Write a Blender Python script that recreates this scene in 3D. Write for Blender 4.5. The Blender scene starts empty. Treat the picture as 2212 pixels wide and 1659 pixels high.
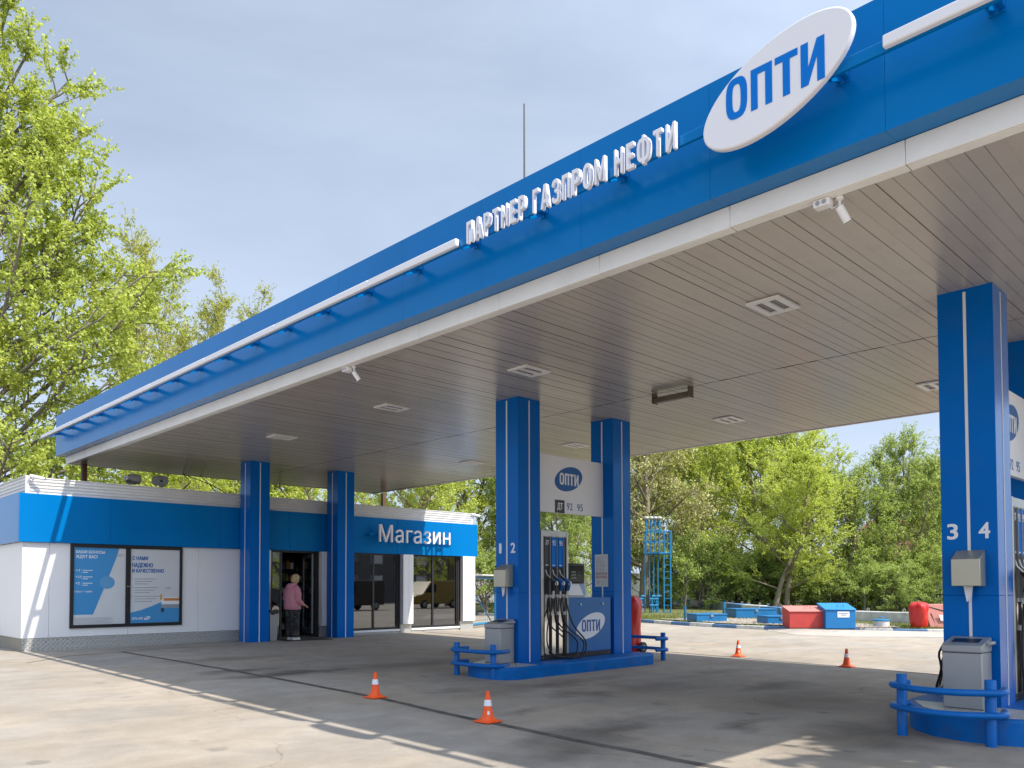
import bpy, bmesh, math, random
import numpy as np
from mathutils import Vector, Matrix

sc = bpy.context.scene
COL = sc.collection
R = math.radians

# ------------------------------------------------------------------ camera
H = 1.4
YAW, TILT, ROLL = R(45.919), R(1.85), R(-0.102)
cam_d = bpy.data.cameras.new('camera')
cam = bpy.data.objects.new('camera', cam_d); COL.objects.link(cam)
fw = Vector((math.cos(YAW)*math.cos(TILT), math.sin(YAW)*math.cos(TILT), math.sin(TILT)))
rt0 = Vector((math.sin(YAW), -math.cos(YAW), 0)); up0 = rt0.cross(fw)
rt = rt0*math.cos(ROLL)+up0*math.sin(ROLL); up = up0*math.cos(ROLL)-rt0*math.sin(ROLL)
M = Matrix((rt, up, -fw)).transposed().to_4x4(); M.translation = (0, 0, H)
cam.matrix_world = M
cam_d.sensor_width = 36; cam_d.lens = 1742.14/2212*36
cam_d.shift_x = (1106-1079.83)/2212; cam_d.shift_y = (1211.6-829.5)/2212
cam_d.clip_start = 0.1; cam_d.clip_end = 4000
sc.camera = cam

# ------------------------------------------------------------------ light
SUN = Vector((.23, -.768, 1.0)).normalized()
sun_el = math.asin(SUN.z); sun_az = math.atan2(SUN.x, SUN.y)
w = bpy.data.worlds.new('World'); sc.world = w; w.use_nodes = True
nt = w.node_tree; nt.nodes.clear()
sky = nt.nodes.new('ShaderNodeTexSky'); sky.sky_type = 'NISHITA'; sky.sun_disc = False
sky.sun_elevation = sun_el; sky.sun_rotation = sun_az
sky.air_density = 1.0; sky.dust_density = 1.6; sky.ozone_density = 1.0
bg = nt.nodes.new('ShaderNodeBackground'); bg.inputs['Strength'].default_value = 0.098
wo = nt.nodes.new('ShaderNodeOutputWorld')
tc = nt.nodes.new('ShaderNodeTexCoord')
mp = nt.nodes.new('ShaderNodeMapping'); mp.inputs['Scale'].default_value = (1.0, 1.6, 4.5); mp.inputs['Rotation'].default_value = (0, .25, .5)
nz = nt.nodes.new('ShaderNodeTexNoise'); nz.inputs['Scale'].default_value = 1.5; nz.inputs['Detail'].default_value = 7; nz.inputs['Roughness'].default_value = .52
nz.inputs['Distortion'].default_value = .35
mr = nt.nodes.new('ShaderNodeMapRange'); mr.inputs['From Min'].default_value = .34; mr.inputs['From Max'].default_value = .74; mr.inputs['To Min'].default_value = .56; mr.inputs['To Max'].default_value = .90
mx = nt.nodes.new('ShaderNodeMix'); mx.data_type = 'RGBA'
mx.inputs[7].default_value = (5.3, 6.25, 7.9, 1)          # thin high cloud
L = nt.links.new
# extra glow added to the thin cloud sunward, to fill the shaded shop front
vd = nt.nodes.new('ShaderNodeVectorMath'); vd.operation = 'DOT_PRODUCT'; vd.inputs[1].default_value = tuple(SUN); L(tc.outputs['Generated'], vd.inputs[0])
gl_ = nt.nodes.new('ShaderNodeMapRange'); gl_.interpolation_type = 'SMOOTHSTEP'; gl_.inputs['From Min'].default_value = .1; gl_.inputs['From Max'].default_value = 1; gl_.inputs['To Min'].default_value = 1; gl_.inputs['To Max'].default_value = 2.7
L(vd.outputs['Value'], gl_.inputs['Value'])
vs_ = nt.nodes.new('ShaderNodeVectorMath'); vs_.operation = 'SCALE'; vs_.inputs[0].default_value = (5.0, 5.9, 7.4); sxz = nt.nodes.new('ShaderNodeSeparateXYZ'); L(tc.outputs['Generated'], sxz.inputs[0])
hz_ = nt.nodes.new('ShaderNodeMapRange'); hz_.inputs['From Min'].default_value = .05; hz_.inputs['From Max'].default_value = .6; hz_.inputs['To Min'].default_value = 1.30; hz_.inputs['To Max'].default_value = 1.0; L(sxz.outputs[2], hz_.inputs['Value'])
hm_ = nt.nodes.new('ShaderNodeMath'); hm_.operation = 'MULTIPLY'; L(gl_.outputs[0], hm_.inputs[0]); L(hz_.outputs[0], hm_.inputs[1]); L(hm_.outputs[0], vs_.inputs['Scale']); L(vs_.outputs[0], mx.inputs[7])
L(tc.outputs['Generated'], mp.inputs['Vector']); L(mp.outputs[0], nz.inputs['Vector']); L(nz.outputs['Fac'], mr.inputs['Value'])
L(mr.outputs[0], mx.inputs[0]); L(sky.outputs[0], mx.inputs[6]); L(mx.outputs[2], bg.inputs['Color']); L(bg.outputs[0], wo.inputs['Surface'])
sl = bpy.data.lights.new('sun', 'SUN'); sl.energy = 5.0; sl.angle = R(.55); sl.color = (1, .93, .82)
so = bpy.data.objects.new('sun', sl); COL.objects.link(so); so.rotation_euler = SUN.to_track_quat('Z', 'Y').to_euler(); so.location = (5, -15, 30)
sc.view_settings.view_transform = 'Standard'; sc.view_settings.look = 'None'; sc.view_settings.gamma = 1
sc.view_settings.exposure = 0.36
sc.cycles.use_denoising = True
sc.cycles.max_bounces = 8; sc.cycles.diffuse_bounces = 4; sc.cycles.glossy_bounces = 4; sc.cycles.transparent_max_bounces = 12
sc.cycles.caustics_reflective = False; sc.cycles.caustics_refractive = False

# ------------------------------------------------------------------ materials
MATS = {}
def mat(name, col, rough=.5, metal=0., var=0., vscale=3., bump=0., bscale=60., coat=0., spec=.5, trans=0., island=0., dirt=0.):
    if name in MATS: return MATS[name]
    m = bpy.data.materials.new(name); m.use_nodes = True; t = m.node_tree; N = t.nodes; Lk = t.links.new
    b = N['Principled BSDF']
    b.inputs['Base Color'].default_value = (*col, 1); b.inputs['Roughness'].default_value = rough; b.inputs['Metallic'].default_value = metal
    b.inputs['Specular IOR Level'].default_value = spec
    if coat: b.inputs['Coat Weight'].default_value = coat; b.inputs['Coat Roughness'].default_value = .12
    tcn = N.new('ShaderNodeTexCoord')
    src = None
    if var:
        n = N.new('ShaderNodeTexNoise'); n.inputs['Scale'].default_value = vscale; n.inputs['Detail'].default_value = 6; Lk(tcn.outputs['Object'], n.inputs['Vector'])
        r = N.new('ShaderNodeMapRange'); r.inputs['From Min'].default_value = .3; r.inputs['From Max'].default_value = .7; r.inputs['To Min'].default_value = 1-var; r.inputs['To Max'].default_value = 1+var*.6
        Lk(n.outputs['Fac'], r.inputs['Value'])
        v = N.new('ShaderNodeVectorMath'); v.operation = 'SCALE'; v.inputs[0].default_value = col; Lk(r.outputs[0], v.inputs['Scale']); src = v.outputs[0]
        r2 = N.new('ShaderNodeMapRange'); r2.inputs['To Min'].default_value = max(0, rough-.05); r2.inputs['To Max'].default_value = min(1, rough+.07)
        Lk(n.outputs['Fac'], r2.inputs['Value']); Lk(r2.outputs[0], b.inputs['Roughness'])
    if island:
        g = N.new('ShaderNodeNewGeometry'); r = N.new('ShaderNodeMapRange'); r.inputs['To Min'].default_value = 1-island; r.inputs['To Max'].default_value = 1+island
        Lk(g.outputs['Random Per Island'], r.inputs['Value']); v = N.new('ShaderNodeVectorMath'); v.operation = 'SCALE'
        if src is not None: Lk(src, v.inputs[0])
        else: v.inputs[0].default_value = col
        Lk(r.outputs[0], v.inputs['Scale']); src = v.outputs[0]
    if dirt:
        n = N.new('ShaderNodeTexNoise'); n.inputs['Scale'].default_value = 2.2; n.inputs['Detail'].default_value = 8; n.inputs['Roughness'].default_value = .65; Lk(tcn.outputs['Object'], n.inputs['Vector'])
        r = N.new('ShaderNodeMapRange'); r.inputs['From Min'].default_value = .5; r.inputs['From Max'].default_value = .8; r.inputs['To Max'].default_value = dirt; Lk(n.outputs['Fac'], r.inputs['Value'])
        x = N.new('ShaderNodeMix'); x.data_type = 'RGBA'; x.inputs[7].default_value = (.12, .1, .085, 1); Lk(r.outputs[0], x.inputs[0])
        if src is not None: Lk(src, x.inputs[6])
        else: x.inputs[6].default_value = (*col, 1)
        src = x.outputs[2]
    if src is not None: Lk(src, b.inputs['Base Color'])
    if bump:
        n = N.new('ShaderNodeTexNoise'); n.inputs['Scale'].default_value = bscale; n.inputs['Detail'].default_value = 4; Lk(tcn.outputs['Object'], n.inputs['Vector'])
        bp = N.new('ShaderNodeBump'); bp.inputs['Strength'].default_value = bump; bp.inputs['Distance'].default_value = .01
        Lk(n.outputs['Fac'], bp.inputs['Height']); Lk(bp.outputs[0], b.inputs['Normal'])
    MATS[name] = m; return m

BLUE = mat('blue_composite_panel', (.0, .158, .455), .2, var=.08, vscale=.6, spec=.7)
BLUEP = mat('blue_column_paint', (.0, .118, .47), .24, var=.08, vscale=1.2, spec=.5, dirt=.1)
for m_ in (BLUE, BLUEP): m_.node_tree.nodes['Principled BSDF'].inputs['Specular Tint'].default_value = (.12, .5, 1, 1)      # tinted metallic lacquer
BLUEI = mat('blue_kerb_paint', (.0, .135, .46), .5, var=.18, vscale=4, bump=.3, bscale=25, spec=.15, dirt=.4)
BLUER = mat('blue_rail_enamel', (.0, .13, .46), .33, var=.12, vscale=6, spec=.25, dirt=.2, bump=.12, bscale=30)
BLUEL = mat('light_blue_pipe_paint', (.01, .19, .40), .4, var=.12, vscale=3)
BLUEB = mat('blue_hatch_paint', (.01, .17, .42), .42, var=.12, vscale=3, dirt=.2)
WHITE = mat('white_panel', (.82, .82, .83), .42, var=.04, vscale=.8)
WHITEL = mat('white_acrylic', (.80, .80, .84), .35, coat=.1)
WHITED = mat('white_decal', (.78, .79, .82), .5)
STRIPE = mat('white_stripe', (.70, .71, .72), .45, var=.05)
TRIM = mat('white_trim_metal', (.84, .83, .80), .42, var=.06, vscale=1.5, dirt=.12)
CORR = mat('white_corrugated_sheet', (.74, .74, .73), .4, var=.05)
CEIL = mat('ceiling_slat', (.44, .40, .355), .28, var=.08, vscale=.3, island=.025, dirt=.2, spec=.5)
SEAM = mat('dark_seam', (.02, .02, .02), .9)
ALU = mat('brushed_aluminium', (.46, .46, .45), .36, metal=.85, var=.06, vscale=5)
SILV = mat('silver_grey_powder_coat', (.36, .37, .38), .42, metal=.35, var=.05, vscale=4, bump=.08, bscale=200)
GOLD = mat('satin_steel', (.47, .45, .36), .4, metal=.7, var=.05)
CHROME = mat('mirror_steel', (.72, .71, .70), .08, metal=1)
BLACK = mat('black_plastic', (.012, .012, .013), .38)
RUB = mat('black_rubber', (.014, .014, .014), .55)
DARK = mat('dark_frame', (.015, .016, .018), .4)
CHARC = mat('charcoal_sticker', (.03, .03, .04), .5)
BLUED = mat('blue_decal', (.005, .10, .34), .5)
BLUED2 = mat('bright_blue_decal', (.0, .17, .62), .5, spec=.15)
GREYT = mat('grey_print', (.28, .30, .33), .6)
PAPER = mat('poster_paper', (.62, .64, .66), .5, var=.05, vscale=2)
PAPERB = mat('poster_blue', (.045, .27, .57), .5)
PAPERM = mat('poster_pale_blue', (.30, .42, .60), .5)
ORANGE = mat('cone_orange', (.95, .105, .008), .45, var=.06, vscale=9)
REDC = mat('red_tarpaulin', (.52, .016, .012), .3, var=.1, vscale=5, bump=.6, bscale=9)
REDB = mat('faded_red_paint', (.50, .05, .042), .55, var=.12, vscale=3, dirt=.25)
PINKB = mat('faded_pink_red_paint', (.56, .24, .20), .6, var=.1, vscale=3, dirt=.2)
CONC = mat('pale_concrete', (.42, .41, .38), .9, var=.15, vscale=2, bump=.5, bscale=30, dirt=.2)
KW = mat('kerb_white_paint', (.62, .62, .60), .8, var=.2, vscale=5, bump=.4, bscale=25, dirt=.5)
KB = mat('kerb_blue_paint', (.10, .22, .42), .8, var=.2, vscale=5, bump=.4, bscale=25, dirt=.4)
BARK = mat('bark', (.20, .175, .14), .9, var=.3, vscale=6, bump=.6, bscale=20)
TWIG = mat('pale_twig_bark', (.24, .20, .14), .9, var=.2, vscale=6)
BROWN = mat('brown_post_paint', (.12, .055, .03), .6, var=.1)
WOOD = mat('light_wood', (.48, .34, .2), .55, var=.12, vscale=5)
MATR = mat('dark_door_mat', (.045, .04, .036), .95, bump=.6, bscale=150)
PINK = mat('pink_jacket_cloth', (.56, .23, .28), .85, var=.06, vscale=14, bump=.3, bscale=50)
SKIN = mat('skin', (.55, .32, .23), .55)
HAIR = mat('blond_hair', (.50, .38, .20), .6, var=.25, vscale=40, bump=.7, bscale=60)
SHOE = mat('white_shoe', (.7, .68, .64), .6)
INT = mat('dark_interior', (.035, .03, .03), .8)
PLINTHC = mat('side_plinth', (.30, .28, .23), .8, var=.1)

def node_mat(name):
    m = bpy.data.materials.new(name); m.use_nodes = True; MATS[name] = m
    return m, m.node_tree.nodes, m.node_tree.links.new, m.node_tree.nodes['Principled BSDF']

def leaf_mat(name, col, col2, tr=.45):
    m, N, Lk, b = node_mat(name)
    g = N.new('ShaderNodeNewGeometry'); cr = N.new('ShaderNodeMix'); cr.data_type = 'RGBA'
    cr.inputs[6].default_value = (*col, 1); cr.inputs[7].default_value = (*col2, 1)
    Lk(g.outputs['Random Per Island'], cr.inputs[0])
    b.inputs['Roughness'].default_value = .5; b.inputs['Specular IOR Level'].default_value = .3
    Lk(cr.outputs[2], b.inputs['Base Color'])
    tl = N.new('ShaderNodeBsdfTranslucent'); v = N.new('ShaderNodeVectorMath'); v.operation = 'MULTIPLY'; v.inputs[1].default_value = (1.25, 1.2, .7)
    Lk(cr.outputs[2], v.inputs[0]); Lk(v.outputs[0], tl.inputs['Color'])
    ms = N.new('ShaderNodeMixShader'); ms.inputs[0].default_value = tr
    Lk(b.outputs[0], ms.inputs[1]); Lk(tl.outputs[0], ms.inputs[2]); Lk(ms.outputs[0], N['Material Output'].inputs['Surface'])
    return m
LEAF_P = leaf_mat('poplar_leaf', (.31, .39, .06), (.58, .65, .17))
LEAF_S = leaf_mat('young_yellow_leaf', (.34, .38, .08), (.54, .56, .18))
LEAF_E = leaf_mat('elm_leaf', (.37, .46, .075), (.66, .73, .19))
LEAF_D = leaf_mat('dark_elm_leaf', (.24, .34, .085), (.48, .57, .19))
LEAF_T = leaf_mat('olive_twig_leaf', (.38, .40, .13), (.60, .60, .26), .3)
GRASSM = leaf_mat('grass_blade', (.10, .14, .02), (.26, .28, .08), .3)

def glass_mat():
    m, N, Lk, b = node_mat('shop_glass')
    gl = N.new('ShaderNodeBsdfGlossy'); gl.inputs['Roughness'].default_value = .015; gl.inputs['Color'].default_value = (.95, .97, 1, 1)
    tp = N.new('ShaderNodeBsdfTransparent'); tp.inputs['Color'].default_value = (.62, .64, .63, 1)
    fr = N.new('ShaderNodeFresnel'); fr.inputs['IOR'].default_value = 2.5
    ms = N.new('ShaderNodeMixShader'); Lk(fr.outputs[0], ms.inputs[0]); Lk(tp.outputs[0], ms.inputs[1]); Lk(gl.outputs[0], ms.inputs[2])
    Lk(ms.outputs[0], N['Material Output'].inputs['Surface']); return m
GLASS = glass_mat()

def tread_mat(name, col, metal, rough):
    m, N, Lk, b = node_mat(name)
    b.inputs['Base Color'].default_value = (*col, 1); b.inputs['Metallic'].default_value = metal; b.inputs['Roughness'].default_value = rough
    t = N.new('ShaderNodeTexCoord'); hs = []
    for ang, off in ((.785, 0), (-.785, .5)):
        mp_ = N.new('ShaderNodeMapping'); mp_.inputs['Scale'].default_value = (10, 10, 10)
        Lk(t.outputs['Object'], mp_.inputs['Vector'])
        # lozenge rows
        sx = N.new('ShaderNodeSeparateXYZ'); Lk(mp_.outputs[0], sx.inputs[0])
        def M_(op, a, bb=None):
            q = N.new('ShaderNodeMath'); q.operation = op
            for i, z in enumerate((a, bb)):
                if z is None: continue
                if isinstance(z, (int, float)): q.inputs[i].default_value = z
                else: Lk(z, q.inputs[i])
            return q.outputs[0]
        horiz = M_('ADD', sx.outputs[0], off); 
        vert = M_('ADD', M_('ADD', sx.outputs[2], sx.outputs[1]), off)
        fx = M_('SUBTRACT', M_('FRACT', horiz), .5); fy = M_('SUBTRACT', M_('FRACT', vert), .5)
        c, s = math.cos(ang), math.sin(ang)
        u = M_('ADD', M_('MULTIPLY', fx, c), M_('MULTIPLY', fy, s)); v = M_('SUBTRACT', M_('MULTIPLY', fy, c), M_('MULTIPLY', fx, s))
        d = M_('ADD', M_('POWER', M_('DIVIDE', u, .38), 2.0), M_('POWER', M_('DIVIDE', v, .12), 2.0))
        hs.append(M_('SUBTRACT', 1.0, M_('MINIMUM', d, 1.0)))
    q = N.new('ShaderNodeMath'); q.operation = 'MAXIMUM'; Lk(hs[0], q.inputs[0]); Lk(hs[1], q.inputs[1])
    bp = N.new('ShaderNodeBump'); bp.inputs['Strength'].default_value = 1; bp.inputs['Distance'].default_value = .03
    mxc = N.new('ShaderNodeMix'); mxc.data_type = 'RGBA'; mxc.inputs[6].default_value = (*col, 1); mxc.inputs[7].default_value = (*[min(1, c*1.55) for c in col], 1); Lk(q.outputs[0], mxc.inputs[0]); Lk(mxc.outputs[2], b.inputs['Base Color'])
    Lk(q.outputs[0], bp.inputs['Height']); Lk(bp.outputs[0], b.inputs['Normal']); return m
TREAD = tread_mat('checker_plate', (.48, .48, .46), .45, .45)

def cloth_mat():
    m, N, Lk, b = node_mat('dark_floral_cloth')
    t = N.new('ShaderNodeTexCoord'); n = N.new('ShaderNodeTexNoise'); n.inputs['Scale'].default_value = 9; n.inputs['Detail'].default_value = 3; n.inputs['Distortion'].default_value = 1.5
    Lk(t.outputs['Object'], n.inputs['Vector'])
    c = N.new('ShaderNodeValToRGB'); e = c.color_ramp.elements; e[0].position = .5; e[0].color = (.012, .012, .014, 1); e[1].position = .72; e[1].color = (.14, .13, .13, 1)
    Lk(n.outputs['Fac'], c.inputs[0]); Lk(c.outputs[0], b.inputs['Base Color']); b.inputs['Roughness'].default_value = .85; return m
FLORAL = cloth_mat()

STAINS = [  # x, y, rx, ry, strength
    (6.95, 12.36, 1.3, .35, .75), (6.6, 13.2, .8, .3, .6), (6.79, 5.45, 1.1, .5, .6), (5.75, 5.0, .9, .55, .55), (8.5, 3.3, 1.4, .6, .55),
    (8.65, 7.36, .5, .28, .5), (10.2, 7.2, 1.2, .6, .35), (9.9, 5.0, 1.2, .8, .4), (9.2, 12.2, 2.4, .5, .35), (7.6, 8.9, .5, .2, .3), (7.4, 15.5, 1.4, .5, .35), (11.6, 5.9, .9, .3, .45),
    (7.0, 6.9, .5, .16, .45), (9.3, 8.3, 1.6, .35, .4), (5.2, 9.6, 1.2, .8, .12), (12.5, 7.5, 1.0, .4, .35), (8.2, 4.6, .7, .2, .5)]
def ground_mat(name, base, stains):
    m, N, Lk, b = node_mat(name)
    g = N.new('ShaderNodeNewGeometry'); P = g.outputs['Position']
    def noise(scale, detail=6, rough=.6, dist=0., vec=P):
        n = N.new('ShaderNodeTexNoise'); n.inputs['Scale'].default_value = scale; n.inputs['Detail'].default_value = detail; n.inputs['Roughness'].default_value = rough; n.inputs['Distortion'].default_value = dist
        Lk(vec, n.inputs['Vector']); return n.outputs['Fac']
    def rng_(v, a, bb, c, d):
        r = N.new('ShaderNodeMapRange'); r.inputs['From Min'].default_value = a; r.inputs['From Max'].default_value = bb; r.inputs['To Min'].default_value = c; r.inputs['To Max'].default_value = d
        Lk(v, r.inputs['Value']); return r.outputs[0]
    def mul(a, bb):
        q = N.new('ShaderNodeMath'); q.operation = 'MULTIPLY'
        for i, z in enumerate((a, bb)):
            if isinstance(z, (int, float)): q.inputs[i].default_value = z
            else: Lk(z, q.inputs[i])
        return q.outputs[0]
    big = rng_(noise(.28, 5, .55, .6), .3, .7, .84, 1.1)
    mid = rng_(noise(1.7, 8, .7, .3), .3, .7, .83, 1.12)
    mpn = N.new('ShaderNodeMapping'); mpn.inputs['Scale'].default_value = (.5, 3.2, 1); mpn.inputs['Rotation'].default_value = (0, 0, .1); Lk(P, mpn.inputs['Vector'])
    streak = rng_(noise(1.1, 6, .6, .4, mpn.outputs[0]), .35, .7, .93, 1.05)
    fine = rng_(noise(75, 3, .7), .3, .7, .88, 1.1)
    vo = N.new('ShaderNodeTexVoronoi'); vo.inputs['Scale'].default_value = 26; Lk(P, vo.inputs['Vector'])
    speck = rng_(vo.outputs['Distance'], .10, .16, 0, 1)
    sel = rng_(noise(1.2, 3), .55, .66, 1, 0)        # loose grit only in patches
    q = N.new('ShaderNodeMath'); q.operation = 'MAXIMUM'; Lk(speck, q.inputs[0]); Lk(sel, q.inputs[1])
    wn = N.new('ShaderNodeTexWhiteNoise'); wn.noise_dimensions = '3D'; Lk(vo.outputs['Position'], wn.inputs['Vector'])
    q3 = N.new('ShaderNodeMath'); q3.operation = 'MAXIMUM'; Lk(q.outputs[0], q3.inputs[0]); Lk(rng_(wn.outputs['Value'], .35, .4, 0, 1), q3.inputs[1])
    grit = rng_(q3.outputs[0], 0, 1, .42, 1)
    k = mul(mul(mul(big, mid), mul(streak, fine)), grit)
    vd_ = N.new('ShaderNodeTexVoronoi'); vd_.inputs['Scale'].default_value = 2.6; wd_ = N.new('ShaderNodeVectorMath'); wd_.operation = 'MULTIPLY_ADD'; wd_.inputs[1].default_value = (.16, .16, 0)
    wn2 = N.new('ShaderNodeTexNoise'); wn2.inputs['Scale'].default_value = 7; Lk(P, wn2.inputs['Vector']); Lk(wn2.outputs['Color'], wd_.inputs[0]); Lk(P, wd_.inputs[2]); Lk(wd_.outputs[0], vd_.inputs['Vector'])
    wr_ = N.new('ShaderNodeTexWhiteNoise'); Lk(vd_.outputs['Position'], wr_.inputs['Vector'])
    rad = rng_(wr_.outputs['Value'], .45, 1, 0, .24); dq = N.new('ShaderNodeMath'); dq.operation = 'SUBTRACT'; Lk(vd_.outputs['Distance'], dq.inputs[0]); Lk(rad, dq.inputs[1])
    drip = rng_(dq.outputs[0], -.02, .07, .70, 1)
    msk = rng_(noise(.55, 3), .46, .58, 0, 1); dm = N.new('ShaderNodeMix'); dm.data_type = 'FLOAT'; dm.inputs[2].default_value = 1; Lk(msk, dm.inputs[0]); Lk(drip, dm.inputs[3]); k = mul(k, dm.outputs[0])
    vc = N.new('ShaderNodeTexVoronoi'); vc.feature = 'DISTANCE_TO_EDGE'; vc.inputs['Scale'].default_value = .42; wc = N.new('ShaderNodeVectorMath'); wc.operation = 'MULTIPLY_ADD'; wc.inputs[1].default_value = (.9, .9, 0)
    wn3 = N.new('ShaderNodeTexNoise'); wn3.inputs['Scale'].default_value = 1.3; wn3.inputs['Detail'].default_value = 8; Lk(P, wn3.inputs['Vector']); Lk(wn3.outputs['Color'], wc.inputs[0]); Lk(P, wc.inputs[2]); Lk(wc.outputs[0], vc.inputs['Vector'])
    crk = rng_(vc.outputs['Distance'], .0015, .006, .74, 1); cm_ = N.new('ShaderNodeMix'); cm_.data_type = 'FLOAT'; cm_.inputs[2].default_value = 1; Lk(rng_(noise(.35, 2), .54, .62, 0, 1), cm_.inputs[0]); Lk(crk, cm_.inputs[3]); k = mul(k, cm_.outputs[0])
    if stains:
        wob = N.new('ShaderNodeTexNoise'); wob.inputs['Scale'].default_value = 1.6; wob.inputs['Detail'].default_value = 6; Lk(P, wob.inputs['Vector'])
        for (x, y, rx, ry, s) in stains:
            v = N.new('ShaderNodeVectorMath'); v.operation = 'MULTIPLY_ADD'; v.inputs[1].default_value = (1.5, 1.1, 0); v.inputs[2].default_value = (-x-.75, -y-.55, 0)
            Lk(wob.outputs['Color'], v.inputs[0])
            a = N.new('ShaderNodeVectorMath'); a.operation = 'ADD'; Lk(P, a.inputs[0]); Lk(v.outputs[0], a.inputs[1])
            sc_ = N.new('ShaderNodeVectorMath'); sc_.operation = 'MULTIPLY'; sc_.inputs[1].default_value = (1/rx, 1/ry, 0); Lk(a.outputs[0], sc_.inputs[0])
            ln = N.new('ShaderNodeVectorMath'); ln.operation = 'LENGTH'; Lk(sc_.outputs[0], ln.inputs[0])
            f = rng_(ln.outputs['Value'], .1, 1.25, max(.05, 1-s*1.0), 1); k = mul(k, f)
    col = N.new('ShaderNodeVectorMath'); col.operation = 'SCALE'; col.inputs[0].default_value = base; Lk(k, col.inputs['Scale'])
    tint = N.new('ShaderNodeMix'); tint.data_type = 'RGBA'; tint.blend_type = 'MULTIPLY'; tint.inputs[7].default_value = (1.04, .995, .93, 1)
    Lk(rng_(noise(.5, 4), .42, .62, 0, 1), tint.inputs[0]); Lk(col.outputs[0], tint.inputs[6]); Lk(tint.outputs[2], b.inputs['Base Color'])
    b.inputs['Roughness'].default_value = .82; b.inputs['Specular IOR Level'].default_value = .35
    bp = N.new('ShaderNodeBump'); bp.inputs['Strength'].default_value = .35; bp.inputs['Distance'].default_value = .012
    ad = N.new('ShaderNodeMath'); ad.operation = 'ADD'; Lk(noise(60, 4, .7), ad.inputs[0]); Lk(noise(5, 4), ad.inputs[1]); Lk(ad.outputs[0], bp.inputs['Height']); Lk(bp.outputs[0], b.inputs['Normal'])
    return m
GROUND = ground_mat('worn_asphalt', (.358, .318, .272), STAINS)
RAMP = ground_mat('pale_ramp_concrete', (.46, .41, .36), [])
JOINT = mat('dark_joint_filler', (.10, .088, .076), .9, var=.45, vscale=4, bump=.5, bscale=40)
SOIL = mat('grass_soil', (.15, .155, .055), .95, var=.35, vscale=1.3, bump=.6, bscale=40)
GRAV = mat('gravel_bed', (.33, .28, .23), .95, var=.3, vscale=18, bump=1, bscale=45)
STONE = mat('gravel_stone', (.36, .31, .26), .9, island=.45)

# ------------------------------------------------------------------ mesh helpers
class MB:
    def __init__(s): s.v = []; s.f = []; s.m = []
    def add(s, vs, fs, m=0):
        o = len(s.v); s.v += [tuple(p) for p in vs]; s.f += [tuple(i+o for i in f) for f in fs]; s.m += [m]*len(fs); return s
    def box(s, x0, x1, y0, y1, z0, z1, m=0):
        return s.add([(x0,y0,z0),(x1,y0,z0),(x1,y1,z0),(x0,y1,z0),(x0,y0,z1),(x1,y0,z1),(x1,y1,z1),(x0,y1,z1)],
                     [(0,3,2,1),(4,5,6,7),(0,1,5,4),(1,2,6,5),(2,3,7,6),(3,0,4,7)], m)
    def prism(s, pts, fn, d0, d1, m=0):
        n = len(pts); vs = [fn(u, v, d0) for u, v in pts]+[fn(u, v, d1) for u, v in pts]
        return s.add(vs, [tuple(range(n))[::-1], tuple(range(n, 2*n))]+[(i, (i+1) % n, n+(i+1) % n, n+i) for i in range(n)], m)
    def hexa(s, bot, top, m=0):   # two quads
        return s.add(list(bot)+list(top), [(0,3,2,1),(4,5,6,7),(0,1,5,4),(1,2,6,5),(2,3,7,6),(3,0,4,7)], m)
    def tube(s, path, r, n=8, caps=True, m=0, closed=False):
        P = [Vector(p) for p in path]; k = len(P); rs = r if isinstance(r, (list, tuple)) else [r]*k
        base = len(s.v); ref = None; rings = []
        for i in range(k):
            if closed: t = (P[(i+1) % k]-P[i-1])
            else: t = P[min(i+1, k-1)]-P[max(i-1, 0)]
            if t.length < 1e-9: t = Vector((0, 0, 1))
            t.normalize()
            if ref is None: ref = Vector((0, 0, 1)) if abs(t.z) < .9 else Vector((1, 0, 0))
            a = (ref-t*ref.dot(t))
            if a.length < 1e-6: a = t.orthogonal()
            a.normalize(); ref = a; b = t.cross(a)
            rings.append([P[i]+(a*math.cos(2*math.pi*j/n)+b*math.sin(2*math.pi*j/n))*rs[i] for j in range(n)])
        vs = [p for ring in rings for p in ring]; fs = []
        for i in range(k if closed else k-1):
            for j in range(n):
                a0 = i*n; b0 = ((i+1) % k)*n
                fs.append((a0+j, a0+(j+1) % n, b0+(j+1) % n, b0+j))
        if caps and not closed: fs += [tuple(range(n))[::-1], tuple(range((k-1)*n, k*n))]
        return s.add(vs, fs, m)
    def lathe(s, prof, cx=0, cy=0, n=24, m=0, rot=0.):
        vs = []; k = len(prof)
        for r, z in prof:
            for j in range(n): a = 2*math.pi*j/n+rot; vs.append((cx+r*math.cos(a), cy+r*math.sin(a), z))
        fs = [(i*n+j, i*n+(j+1) % n, (i+1)*n+(j+1) % n, (i+1)*n+j) for i in range(k-1) for j in range(n)]
        fs += [tuple(range(n))[::-1], tuple(range((k-1)*n, k*n))]
        return s.add(vs, fs, m)
    def loft(s, rings, m=0, caps=True):
        n = len(rings[0]); vs = [p for r_ in rings for p in r_]; k = len(rings)
        fs = [(i*n+j, i*n+(j+1) % n, (i+1)*n+(j+1) % n, (i+1)*n+j) for i in range(k-1) for j in range(n)]
        if caps: fs += [tuple(range(n))[::-1], tuple(range((k-1)*n, k*n))]
        return s.add(vs, fs, m)

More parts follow.
